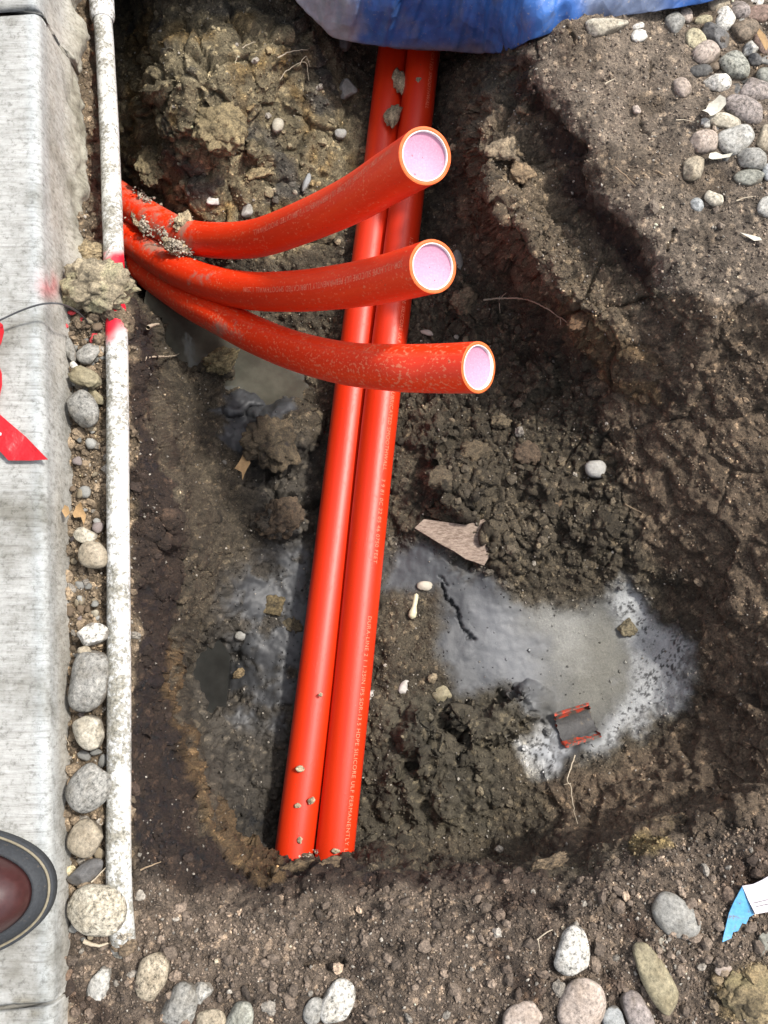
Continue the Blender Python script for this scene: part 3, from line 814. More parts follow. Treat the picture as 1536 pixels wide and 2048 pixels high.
# ------------------------------------------------------------------ orange conduits
def orange_material(name, fleck, dust, boost=1.0):
    m, n, L, b = new_mat(name)
    uv = n.new('ShaderNodeUVMap'); uv.uv_map = 'UVMap'
    mp = n.new('ShaderNodeMapping'); mp.inputs['Scale'].default_value = (210, 40, 1)
    L.new(uv.outputs['UV'], mp.inputs['Vector'])
    tc = n.new('ShaderNodeTexCoord')
    fl = noise(n, L, 1.0, 3, 0.62, mp.outputs['Vector'])
    pn = noise(n, L, 34, 4, 0.6, tc.outputs['Object'])
    th = node(n, 'ShaderNodeMath', operation='MULTIPLY_ADD'); th.inputs[1].default_value = .30
    L.new(pn.outputs['Fac'], th.inputs[0]); L.new(fl.outputs['Fac'], th.inputs[2])
    rf = ramp(n, [(0.755 - fleck, (0, 0, 0)), (0.80 - fleck, (.75, .75, .75)), (0.9 - fleck, (1, 1, 1))]); L.new(th.outputs[0], rf.inputs['Fac'])
    mp2 = n.new('ShaderNodeMapping'); mp2.inputs['Scale'].default_value = (3, 9, 1); L.new(uv.outputs['UV'], mp2.inputs['Vector'])
    st = noise(n, L, 1.0, 3, 0.5, mp2.outputs['Vector'])
    rs = ramp(n, [(0.3, tuple(x * boost for x in (.60, .020, .002))), (0.7, tuple(x * boost for x in (.70, .036, .003)))]); L.new(st.outputs['Fac'], rs.inputs['Fac'])  # base orange scaled by one even factor for each material
    ff = node(n, 'ShaderNodeMath', operation='MULTIPLY', name='fleck_amount'); ff.inputs[1].default_value = .75 if fleck > -.5 else 0.0; L.new(rf.outputs['Color'], ff.inputs[0])
    c = mix(n, L, 'MIX', ff.outputs[0], rs.outputs['Color'], (.80, .24, .12))
    dn = noise(n, L, 70, 5, 0.7, tc.outputs['Object'])
    da = node(n, 'ShaderNodeAttribute', attribute_name='dust')
    ds = node(n, 'ShaderNodeMath', operation='MULTIPLY_ADD'); ds.inputs[1].default_value = .5; ds.inputs[2].default_value = dust
    L.new(da.outputs['Fac'], ds.inputs[0])
    dd = node(n, 'ShaderNodeMath', operation='ADD'); L.new(dn.outputs['Fac'], dd.inputs[0]); L.new(ds.outputs[0], dd.inputs[1])
    rd = ramp(n, [(0.66, (0, 0, 0)), (0.9, (.8, .8, .8))]); L.new(dd.outputs[0], rd.inputs['Fac'])
    c = mix(n, L, 'MIX', rd.outputs['Color'], c, (.30, .235, .17))
    sp = noise(n, L, 420, 2, 0.5, tc.outputs['Object'])
    rp = ramp(n, [(0.735, (0, 0, 0)), (0.76, (1, 1, 1))]); L.new(sp.outputs['Fac'], rp.inputs['Fac'])
    c = mix(n, L, 'MIX', rp.outputs['Color'], c, (.14, .07, .045))
    L.new(c, b.inputs['Base Color'])
    rr = node(n, 'ShaderNodeMapRange'); rr.inputs['To Min'].default_value = .43; rr.inputs['To Max'].default_value = .85
    L.new(rd.outputs['Color'], rr.inputs['Value']); L.new(rr.outputs['Result'], b.inputs['Roughness'])
    mp3 = n.new('ShaderNodeMapping'); mp3.inputs['Scale'].default_value = (6, 150, 1); L.new(uv.outputs['UV'], mp3.inputs['Vector'])
    sl = noise(n, L, 1.0, 3, 0.6, mp3.outputs['Vector'])
    nb = bump(n, L, sl.outputs['Fac'], 0.10, 0.0006)
    nb = bump(n, L, rf.outputs['Color'], 0.25, 0.0004, nb)
    L.new(nb, b.inputs['Normal'])
    b.inputs['Specular IOR Level'].default_value = 0.5
    return m
MAT_OR_F = orange_material('orange_scuffed', 0.0, -.02, 1.3)
MAT_OR_G = orange_material('orange_flecked', 0.045, -.02, 1.3)
MAT_OR = orange_material('orange_smooth', 0, -.07, .93)
MAT_OR.node_tree.nodes['fleck_amount'].inputs[1].default_value = 0.0
def plain(name, rgb, rough=.6, spec=.4, bumpn=None, dirt=None):
    m, n, L, b = new_mat(name)
    b.inputs['Base Color'].default_value = (*rgb, 1); b.inputs['Roughness'].default_value = rough; b.inputs['Specular IOR Level'].default_value = spec
    tc = n.new('ShaderNodeTexCoord')
    n1 = noise(n, L, bumpn[0] if bumpn else 200, 4, .65, tc.outputs['Object'])
    r1 = ramp(n, [(0.3, tuple(x * .78 for x in rgb)), (0.7, tuple(min(1, x * 1.15) for x in rgb))]); L.new(n1.outputs['Fac'], r1.inputs['Fac'])
    L.new(r1.outputs['Color'], b.inputs['Base Color'])
    if dirt:
        nd = noise(n, L, dirt[0], 6, .72, tc.outputs['Object'])
        rd = ramp(n, [(dirt[1], (0, 0, 0)), (dirt[1] + .12, (.85, .85, .85))]); L.new(nd.outputs['Fac'], rd.inputs['Fac'])
        L.new(mix(n, L, 'MIX', rd.outputs['Color'], r1.outputs['Color'], (.15, .12, .09)), b.inputs['Base Color'])
    if bumpn: L.new(bump(n, L, n1.outputs['Fac'], bumpn[1], bumpn[2]), b.inputs['Normal'])
    return m
MAT_RIM = plain('cut_orange', (.74, .14, .035), .55, .3, (260, .6, .0008))
MAT_PRINT = plain('print_ink', (.82, .22, .13), .6, .3)
MAT_WHITE = plain('white_lining', (.86, .80, .78), .5, .4)
def pink_glow_material():  # light glowing through the conduit wall, painted as a pink base colour
    m, n, L, b = new_mat('pink_glow_disc')
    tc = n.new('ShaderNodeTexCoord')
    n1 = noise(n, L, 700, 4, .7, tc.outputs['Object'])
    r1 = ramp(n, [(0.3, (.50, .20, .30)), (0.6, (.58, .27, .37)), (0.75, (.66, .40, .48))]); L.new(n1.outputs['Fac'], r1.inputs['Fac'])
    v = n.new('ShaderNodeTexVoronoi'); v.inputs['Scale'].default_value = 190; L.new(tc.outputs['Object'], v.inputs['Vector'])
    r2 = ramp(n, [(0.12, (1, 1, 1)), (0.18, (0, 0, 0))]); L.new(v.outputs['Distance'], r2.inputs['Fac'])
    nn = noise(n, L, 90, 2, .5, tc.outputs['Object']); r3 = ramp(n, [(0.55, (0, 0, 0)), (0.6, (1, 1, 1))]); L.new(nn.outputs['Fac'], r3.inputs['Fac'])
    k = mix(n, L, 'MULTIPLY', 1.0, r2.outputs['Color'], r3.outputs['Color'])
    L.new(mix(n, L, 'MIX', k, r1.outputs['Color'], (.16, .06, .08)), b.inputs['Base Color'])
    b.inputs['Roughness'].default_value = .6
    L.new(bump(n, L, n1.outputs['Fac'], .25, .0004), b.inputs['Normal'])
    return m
MAT_PINK = pink_glow_material()
def text_geo(body, size):
    cu = bpy.data.curves.new('t', 'FONT'); cu.body = body; cu.size = size; cu.space_character = 1.12
    o = bpy.data.objects.new('t', cu); C.objects.link(o)
    me = o.evaluated_get(bpy.context.evaluated_depsgraph_get()).to_mesh()
    v = np.array([x.co[:] for x in me.vertices]); f = [tuple(p.vertices) for p in me.polygons]
    o.to_mesh_clear(); bpy.data.objects.remove(o); bpy.data.curves.remove(cu)
    return v, f
def print_on(path, body, size, s0, th0, sx, sy, R, parent):
    v, f = text_geo(body, size)
    s = s0 + sx * v[:, 0]; th = th0 + sy * v[:, 1] / R
    keep = (s > 0) & (s < path.len)
    ff = [p for p in f if all(keep[i] for i in p)]
    w = path.at(s, th, np.full(len(s), R + .00022))
    me = mesh_np('print_lettering', w, ff, smooth=False)
    bm = bmesh.new(); bm.from_mesh(me)
    bmesh.ops.delete(bm, geom=[q for q in bm.verts if not q.link_faces], context='VERTS'); bm.to_mesh(me); bm.free()
    return obj('print_lettering', me, MAT_PRINT, parent)
CR = .0211
def conduit(pix, label, mat, open_end, prints, dustfun=None, group=None, smooth=6):
    path = Path([P(*p) for p in pix], .003, smooth=smooth)
    root = obj('orange_conduit', None, label=label, cat='conduit', group=group)
    V, f = tube(path, CR, 64)
    nr = len(path.p)
    if open_end:
        # cut face and a short return inside the wall, slightly ragged
        th = np.arange(64) / 64 * 2 * math.pi
        e = path.p[-1]; N, B, T = path.N[-1], path.B[-1], path.T[-1]
        rag = fbm(np.stack([np.cos(th), np.sin(th), th * 0], -1), .5, 3, len(label)) * .0006
        def ringat(r, off): return e + r * (np.cos(th)[:, None] * N + np.sin(th)[:, None] * B) + T * (off + rag)[:, None]
        V[-1] += T * rag[:, None]
    me = mesh_np('conduit_wall', V.reshape(-1, 3), f)
    u = np.repeat(path.s, 64); v = np.tile(np.arange(64) / 64, nr)
    vv = V.reshape(-1, 3)
    uv_from(me, np.stack([u, v], 1))
    ppx, ppy = to_px(vv[:, 0], vv[:, 1], vv[:, 2])
    flt_attr(me, 'dust', dustfun(ppx, ppy) if dustfun else np.zeros(len(vv)))
    obj('conduit_wall', me, mat, root)
    if open_end:
        R1 = np.stack([ringat(CR, 0), ringat(CR - .0004, .0003), ringat(.0190, .0004), ringat(.0184, .0)])
        me = mesh_np('cut_rim', R1.reshape(-1, 3), grid_faces(4, 64, True)); rim = obj('cut_rim', me, MAT_RIM, root)
        R2 = np.stack([ringat(.0184, .0001), ringat(.0182, .0005), ringat(.0176, .0004), ringat(.0174, -.004), ringat(.0174, -.03)])
        me = mesh_np('white_lining', R2.reshape(-1, 3), grid_faces(5, 64, True)); obj('white_lining', me, MAT_WHITE, rim)
        R3 = np.stack([e + rr * (np.cos(th)[:, None] * N + np.sin(th)[:, None] * B) + T * (-.0022 - .0035 * (1 - (rr / .0174) ** 2)) for rr in (.0174, .015, .0125, .0095, .006, .003, .0003)])  # added dish across the bore; light on the lining is in its pink
        me = mesh_np('pink_glow_disc', R3.reshape(-1, 3), grid_faces(7, 64, True)); obj('pink_glow_disc', me, MAT_PINK, root, label='pink disc with light through the conduit wall painted in, and dark specks')
    for body, size, s0, th0, sx, sy in prints:
        print_on(path, body, size, path.len + s0 if s0 < 0 else s0, th0, sx, sy, CR, root)
    return path
BLK = '1.25IN IPS SDR-13.5 HDPE SILICORE ULF PERMANENTLY LUBRICATED SMOOTHWALL'
d1 = lambda x, y: np.exp(-((x - 372) / 18) ** 2) * .62 + sstep(375, 345, x) * .46
d2 = lambda x, y: np.exp(-((x - 400) / 60) ** 2 - ((y - 560) / 34) ** 2) * .42 + sstep(350, 320, x) * .26 + np.exp(-((x - 320) / 50) ** 2 - ((y - 490) / 18) ** 2) * .5
d3 = lambda x, y: np.exp(-((x - 440) / 50) ** 2 - ((y - 660) / 22) ** 2) * .6 + .08
conduit([(175, 345, -.345), (235, 392, -.305), (300, 436, -.28), (365, 470, -.248), (432, 481, -.205), (512, 477, -.14), (600, 447, -.062), (700, 402, .03), (780, 354, .11), (850, 312, .18)],
        'bent orange conduit stub whose pink-lined cut end is nearest the blue tarp', MAT_OR_F, True, [(BLK, .0080, -.012, .38, -1, 1)], d1, 'bent conduit stubs')
conduit([(180, 420, -.345), (240, 462, -.318), (303, 508, -.285), (355, 540, -.25), (420, 566, -.205), (500, 582, -.15), (600, 582, -.075), (700, 571, -.002), (780, 556, .06), (866, 533, .128)],
        'middle one of the three bent orange conduit stubs', MAT_OR_F, True, [('SDR-13.5 HDPE SILICORE ULF PERMANENTLY LUBRICATED SMOOTHWALL 1.25IN', .0080, -.012, .42, -1, 1)], d2, 'bent conduit stubs')
conduit([(190, 470, -.365), (255, 515, -.335), (330, 568, -.29), (385, 605, -.25), (440, 634, -.21), (510, 670, -.168), (590, 702, -.118), (691, 727, -.045), (796, 736, .03), (880, 737, .064), (957, 735, .094)],
        'flecked bent orange conduit stub without printing, farthest of the three from the blue tarp', MAT_OR_G, True, [], d3, 'bent conduit stubs')
PZ = -.235
conduit([(825, -190, PZ - .014), (794, 60, PZ - .014), (783, 140, PZ - .014), (771, 240, PZ - .014), (745, 460, PZ - .014), (721, 640, PZ - .014), (701, 800, PZ - .013), (677, 1000, PZ - .011), (632, 1366, PZ - .005), (590, 1690, PZ), (578, 1790, PZ)],
        'unprinted straight orange conduit of the pair, on the kerb side, with soil lumps on it', MAT_OR, False, [], lambda x, y: sstep(1400, 1700, y) * .04, 'straight conduits in the pit floor')
rp = conduit([(882, -190, PZ + .004), (853, 60, PZ + .004), (843, 140, PZ + .004), (832, 240, PZ + .004), (806, 460, PZ + .004), (784, 640, PZ + .004), (764, 800, PZ + .004), (742, 1000, PZ + .003), (705, 1366, PZ + .002), (671, 1690, PZ), (661, 1790, PZ)],
        'straight orange conduit of the pair bearing a printed line of letters and numbers', MAT_OR, False, [], None, 'straight conduits in the pit floor')
rroot = [o for o in bpy.data.objects if o.get('label', '').startswith('straight orange conduit of the pair')][0]
def s_at(path, py):
    x, y = to_px(path.p[:, 0], path.p[:, 1], path.p[:, 2])
    return float(np.interp(py, y, path.s))
for body, pyy in (('LUBRICATED SMOOTHWALL', 96), ('0748 FEET', 345), ('1.25IN IPS SDR-13.5 HDPE SILICORE ULF PERMANENTLY LUBRICATED SMOOTHWALL', 520), ('3 9 81 0C 22 05 46 0750 FEET', 962), ('DURA-LINE 2 1 1.25IN IPS SDR-13.5 HDPE SILICORE ULF PERMANENTLY LUBRICATED SMOOTHWALL', 1232)):
    if pyy == 520:
        v, _ = text_geo(body, .0070); pyy2 = s_at(rp, 945) - v[:, 0].max()
    else: pyy2 = s_at(rp, pyy)
    print_on(rp, body, .0070, pyy2, -.52, 1, -1, CR, rroot)

# ------------------------------------------------------------------ blue tarp sagging into the trench
def tarp_material():
    m, n, L, b = new_mat('tarp')
    at = node(n, 'ShaderNodeAttribute', attribute_name='tone')
    tc = n.new('ShaderNodeTexCoord')
    n1 = noise(n, L, 42, 5, .7, tc.outputs['Object'])
    r1 = ramp(n, [(0.3, (.72, .72, .74)), (0.55, (1, 1, 1)), (0.75, (1.2, 1.18, 1.15))]); L.new(n1.outputs['Fac'], r1.inputs['Fac'])
    c = mix(n, L, 'MULTIPLY', 1.0, at.outputs['Color'], r1.outputs['Color'])
    n2 = noise(n, L, 300, 4, .7, tc.outputs['Object'])
    r2 = ramp(n, [(0.60, (0, 0, 0)), (0.72, (.7, .7, .7))]); L.new(n2.outputs['Fac'], r2.inputs['Fac'])
    c = mix(n, L, 'MIX', r2.outputs['Color'], c, (.34, .31, .27))
    L.new(c, b.inputs['Base Color'])
    b.inputs['Roughness'].default_value = .5
    wv = n.new('ShaderNodeTexWave'); wv.inputs['Scale'].default_value = 380; L.new(tc.outputs['Object'], wv.inputs['Vector'])
    vo = n.new('ShaderNodeTexVoronoi'); vo.inputs['Scale'].default_value = 26; vo.feature = 'F1'; L.new(tc.outputs['Object'], vo.inputs['Vector'])
    nb = bump(n, L, vo.outputs['Distance'], .55, .010)
    vo2 = n.new('ShaderNodeTexVoronoi'); vo2.inputs['Scale'].default_value = 70; L.new(tc.outputs['Object'], vo2.inputs['Vector'])
    nb = bump(n, L, vo2.outputs['Distance'], .35, .004, nb)
    nb = bump(n, L, wv.outputs['Fac'], .12, .0004, nb); nb = bump(n, L, n2.outputs['Fac'], .3, .0006, nb)
    L.new(nb, b.inputs['Normal'])
    return m
te = catmull([P(*p) for p in [(540, -110, -.09), (565, -45, -.105), (590, 0, -.12), (628, 38, -.145), (665, 75, -.165), (720, 88, -.175), (800, 98, -.178), (880, 103, -.178), (950, 108, -.165), (1000, 107, -.12),
      (1030, 97, -.055), (1054, 84, .006), (1100, 68, .009), (1165, 50, .010), (1230, 36, .012), (1300, 25, .012), (1360, 15, .014), (1420, 4, .014), (1500, -30, .014), (1600, -80, .014)]], 14)
d = np.append(0, np.cumsum(np.linalg.norm(np.diff(te, axis=0), axis=1)))
ns = 300; te = np.stack([np.interp(np.linspace(0, d[-1], ns), d, te[:, k]) for k in range(3)], 1)
rows = np.concatenate([[-.16, -.09, -.04, -.012], np.linspace(0, 1, 110) ** 1.25])
TV = np.zeros((len(rows), ns, 3))
for i, r in enumerate(rows):
    e = te.copy()
    if r <= 0:
        e[:, 1] += -r * .5 + .0; e[:, 2] -= .004 * min(1, -r / .03)
    else:
        zb = .075 + .02 * np.sin(np.linspace(0, 5, ns))
        g = 1 - (1 - r) ** 4.2
        e[:, 2] = te[:, 2] * (1 - g) + zb * g
        e[:, 1] += .46 * r - .014 * math.sin(math.pi * min(1, r / .16))
        e[:, 0] += .03 * r * np.sin(np.linspace(0, 3, ns))
    TV[i] = e
TN = normals(TV)
sp = np.linspace(0, 1, ns)[None]; rr_ = rows[:, None]
q = np.stack([np.broadcast_to(sp, TV.shape[:2]) * 1.0 - rr_ * .18, np.broadcast_to(rr_, TV.shape[:2]) * .22, np.zeros(TV.shape[:2])], -1)
cr = 1 - np.abs(fbm(q, .07, 4, 201)) * 3.0
cr2 = 1 - np.abs(fbm(q + .3 + TV * .4, .035, 3, 203)) * 3.2
k = np.clip(rr_ * 14 + .12, 0, 1)
q3 = np.stack([np.broadcast_to(sp, TV.shape[:2]) - rr_ * .35, np.broadcast_to(rr_, TV.shape[:2]) * .05, np.zeros(TV.shape[:2])], -1)
cr3 = 1 - np.abs(fbm(q3, .028, 3, 206)) * 4.0
dsp = k * (np.clip(cr, -1, 1) * .0065 + np.clip(cr2, -1, 1) * .0030 + fbm(TV, .12, 3, 205) * .010 + np.clip(cr3, -.6, 1) * .0042 * np.exp(-rr_ * 5) )
tw, _, _ = worley(TV * np.array([1.6, .55, 1.0]), .055, 13)
dsp = dsp + k * (.5 - tw) * .010
foldd = np.abs((sp - .235) - rr_ * .10)                       # the sharp fold where the grey back shows
dsp = dsp + k * .010 * np.exp(-(foldd / .012) ** 2)
TV2 = TV + np.sign(TN[..., 2:3] + .2) * TN * dsp[..., None]
me = mesh_np('tarp_sheet', TV2.reshape(-1, 3), grid_faces(len(rows), ns))
tx, ty = to_px(TV2[..., 0], TV2[..., 1], TV2[..., 2])
tone = np.zeros(TV2.shape); tone[...] = (.034, .125, .40)
g1 = sstep(-.1, .5, fbm(TV2, .06, 4, 207))
tone = tone * (1 - .2 * g1[..., None]) + np.array([.075, .21, .50]) * .2 * g1[..., None]
grey = np.clip(sstep(745, 680, tx + fbm(TV2, .03, 4, 208) * 40) + .75 * sstep(1150, 1190, tx + fbm(TV2, .05, 3, 209) * 50) * sstep(1370, 1300, tx) + .5 * sstep(70, 98, ty + fbm(TV2, .03, 3, 210) * 14) * sstep(1010, 960, tx), 0, .92)[..., None]
gcol = np.array([.33, .345, .37]) * sstep(800, 700, tx)[..., None] + np.array([.17, .19, .23]) * (1 - sstep(800, 700, tx))[..., None]
tone = tone * (1 - grey) + gcol * grey
dirt = np.clip(sstep(.1, .35, fbm(TV2, .03, 6, 211, .65)) * .4 + .6 * sstep(88, 100, ty) * sstep(1000, 900, tx), 0, .7)[..., None]
tone = tone * (1 - dirt) + np.array([.15, .15, .16]) * dirt
col_attr(me, 'tone', tone)
tarp = obj('tarp', None, label='crumpled blue tarp with dusty grey folds sagging over the trench', cat='tarp')
ts = obj('tarp_sheet', me, tarp_material(), tarp)

# ------------------------------------------------------------------ stones
COL = dict(grey=(.26, .26, .245), lgrey=(.38, .38, .36), white=(.55, .54, .51), tan=(.36, .30, .21), pink=(.42, .335, .285), mauve=(.29, .245, .235), yellow=(.43, .38, .23), dark=(.085, .085, .085),
           brown=(.19, .14, .095), green=(.25, .26, .225), blue=(.29, .32, .34), olive=(.27, .23, .13), cream=(.46, .42, .33), red=(.25, .155, .12), slate=(.12, .12, .125), spray=(.60, .06, .07))
stone_n = 0
def stone_shape(a, b, c, shape, ics):
    global stone_n
    stone_n += 1
    v, f = ics
    v = v.copy().astype(np.float64)
    off = np.array([stone_n * 3.7, stone_n * 1.3, stone_n * 5.1])
    if shape in ('ang', 'slab'):
        rg = np.random.default_rng(stone_n)
        for _ in range(9 if shape == 'ang' else 6):
            nrm = rg.normal(size=3); nrm /= np.linalg.norm(nrm); h = .62 + .22 * rg.random()
            dd = v @ nrm - h
            v -= np.where(dd > 0, dd, 0)[:, None] * nrm
        amp = .10
    else:
        sgn = np.sign(v); pw = .86 if shape == 'round' else .78
        v = sgn * np.abs(v) ** pw
        rg = np.random.default_rng(stone_n + 500)
        for _ in range(5):
            nrm = rg.normal(size=3); nrm /= np.linalg.norm(nrm); h = .80 + .16 * rg.random()
            dd = v @ nrm - h
            v -= np.where(dd > 0, dd * .8, 0)[:, None] * nrm
        amp = .20
    v *= (1 + fbm(v + off, 1.6, 2, stone_n) * amp + fbm(v + off, .45, 3, stone_n + 3) * (.035 if shape in ('ang', 'rough') else .012))[:, None]
    if shape == 'egg': v[:, 1] *= 1 - .22 * v[:, 0]
    if shape == 'wedge': v[:, 1] *= .62 - .38 * v[:, 0]; v[:, 2] *= .8 - .2 * v[:, 0]
    if shape == 'rough': v *= (1 + fbm(v + off, .3, 4, stone_n + 7) * .22)[:, None]
    v *= np.array([a, b, c])
    return v, f
def stone(px, py, w, h, rot, colour, label, shape='round', spk=.75, hc=.72, bury=.35, z=None, name='river_stone', cat='stone', group=None, ics=None, tilt=0):
    p = hit(px, py) if z is None else P(px, py, z)
    s = scale_at(px, py, p[2])
    a, b = w * s / 2, h * s / 2; c = hc * min(a, b) if z is None or hc < 3 else hc
    v, f = stone_shape(a, b, c, shape, ics or (ICO4 if max(w, h) > 45 else ICO3))
    me = mesh_np(name, v, f)
    o = obj(name, me, MAT_STONE, label=label, cat=cat, group=group)
    # keep the seen centre on the surveyed point although the centre stands higher than the soil
    q = P(px, py, p[2] + c * (1 - 2 * bury))
    o.location = q
    o.rotation_euler = (R_(tilt), 0, R_(rot))
    jit = .92 + .16 * random.random()
    cc = COL[colour]; g_ = sum(cc) / 3; ds = 0 if colour == 'spray' else .3
    o.color = tuple((x * (1 - ds) + g_ * y * ds) * jit for x, y in zip(cc, (1.08, 1.0, .88))) + (spk,)
    return o
G1 = 'river stones heaped beside the tarp'
for t in [
    (1215, 52, 84, 46, 12, 'cream', 'long pale wedge-shaped stone poking out from under the blue tarp', 'wedge'),
    (1276, 53, 24, 13, 20, 'white', 'small white stone above the knobbly white one near the tarp edge', 'rough'),
    (1277, 73, 32, 24, 20, 'white', 'knobbly white stone on bare soil between the wedge-shaped and round grey stones', 'rough'),
    (1349, 46, 40, 36, 40, 'grey', 'smooth round grey stone at the tarp edge', 'egg'),
    (1372, 32, 24, 30, 0, 'pink', 'small pinkish stone tucked behind the round grey stone at the tarp edge'),
    (1438, 10, 44, 36, 20, 'tan', 'tan stone at the top frame edge beside the end of the tarp'),
    (1407, 42, 38, 24, 15, 'yellow', 'yellowish stone half hidden left of the white-speckled one', 'ang'),
    (1449, 39, 52, 38, 75, 'white', 'white black-speckled upright stone in the top row of the heap'),
    (1476, 22, 42, 40, 0, 'mauve', 'mauve stone behind the white-speckled upright one'),
    (1509, 4, 34, 24, 0, 'white', 'white and pink stone cut by the top frame edge'),
    (1520, 28, 54, 34, 12, 'red', 'rusty red-brown stone at the upper corner of the heap'),
    (1488, 62, 54, 44, 25, 'brown', 'dark brown speckled egg-shaped stone below the mauve one', 'egg'),
    (1430, 72, 62, 46, -60, 'slate', 'flat dark grey angular stone between the yellow and brown stones', 'slab'),
    (1391, 80, 48, 38, -60, 'yellow', 'bright yellowish stone at the edge of the heap', 'ang'),
    (1411, 108, 52, 44, 35, 'pink', 'pinkish tan stone just below the bright yellowish one'),
    (1522, 88, 44, 26, -60, 'red', 'maroon stone at the right frame edge beside the brown egg-shaped one'),
    (1500, 98, 44, 26, 40, 'lgrey', 'flat grey stone behind the large grey-green speckled one', 'slab'),
    (1469, 134, 64, 50, -55, 'green', 'large grey-green speckled egg-shaped stone in the middle of the heap', 'egg'),
    (1509, 121, 26, 24, 0, 'slate', 'small dark round stone right of the large grey-green one'),
    (1402, 143, 44, 26, 10, 'dark', 'low dark stone sunk in soil below the pinkish tan one'),
    (1434, 165, 54, 44, -10, 'white', 'white and purple blotched granite stone', 'ang'),
    (1363, 177, 40, 32, -65, 'pink', 'pale pink stone lying apart on bare soil'),
    (1530, 153, 34, 30, 0, 'green', 'greenish grey stone at the right frame edge below the small dark one'),
    (1473, 181, 28, 28, 20, 'slate', 'small dark wedge stone above the purple-brown one', 'ang'),
    (1511, 182, 58, 42, -15, 'mauve', 'brownish grey stone behind the purple-brown speckled one', 'egg'),
    (1486, 221, 80, 48, -32, 'mauve', 'long purple-brown speckled stone beside the white dry leaf'),
    (1448, 245, 56, 32, -8, 'cream', 'small olive-cream oval stone under the white dry leaf'),
    (1410, 247, 24, 22, 0, 'lgrey', 'small grey three-cornered stone at the tip of the white dry leaf', 'ang'),
    (1472, 279, 76, 50, 28, 'lgrey', 'large cream-grey stone next to the mauve-pink one', 'egg'),
    (1407, 284, 58, 46, 15, 'pink', 'rounded mauve-pink stone at the lower edge of the heap'),
    (1531, 277, 54, 36, 70, 'tan', 'tan stone at the right frame edge beside the large cream-grey one'),
    (1505, 317, 54, 46, 0, 'grey', 'smooth grey round stone below the large cream-grey one'),
    (1386, 338, 56, 44, 38, 'tan', 'tan rhombic stone lowest on the bare soil side of the heap', 'ang'),
    (1501, 355, 62, 30, 4, 'green', 'flat greenish grey stone below the smooth grey round one', 'slab'),
    (1534, 345, 34, 20, 80, 'blue', 'bluish stone at the right frame edge beside the flat greenish one'),
    (1392, 409, 34, 28, -60, 'blue', 'pale blue-white chip lying alone on the dry soil', 'ang'),
    (1427, 397, 38, 34, -50, 'cream', 'cream half-buried stone next to the pale blue-white chip', 'ang'),
    (1533, 416, 42, 34, 60, 'lgrey', 'pale grey stone cut by the right frame edge below the heap'),
    (1273, 219, 26, 18, -60, 'pink', 'tiny pink chip with a dark hollow beside it on the dry soil', 'ang'),
]:
    stone(t[0], t[1], t[2] * 1.08, t[3] * 1.08, t[4], t[5], t[6], t[7] if len(t) > 7 else 'round', spk=1.0 if 'speckl' in t[6] or 'granite' in t[6] else .8, bury=.42, group=G1)
rgf = random.Random(9)
for k in range(16):
    fx, fy = (1432, 1484, 1522, 1450, 1500, 1536)[k % 6] + rgf.uniform(-8, 8), 20 + k * 20 + rgf.uniform(-8, 8)
    fc = ['slate', 'grey', 'brown', 'dark'][k % 4]
    stone(fx, fy, rgf.uniform(24, 36), rgf.uniform(18, 28), rgf.uniform(0, 180), fc, f'small {dict(slate="slate", grey="grey", brown="brown", dark="black")[fc]} stone wedged in gaps of the {"upper" if fy < 120 else "middle" if fy < 240 else "lower"} heap, {"toward the bare soil" if fx < 1465 else "in its midst" if fx < 1505 else "at the frame edge"}', 'ang', spk=.7, bury=.62, group='filler stones in the heap', ics=ICO3)
G2 = 'river stones on the soil below the pit'
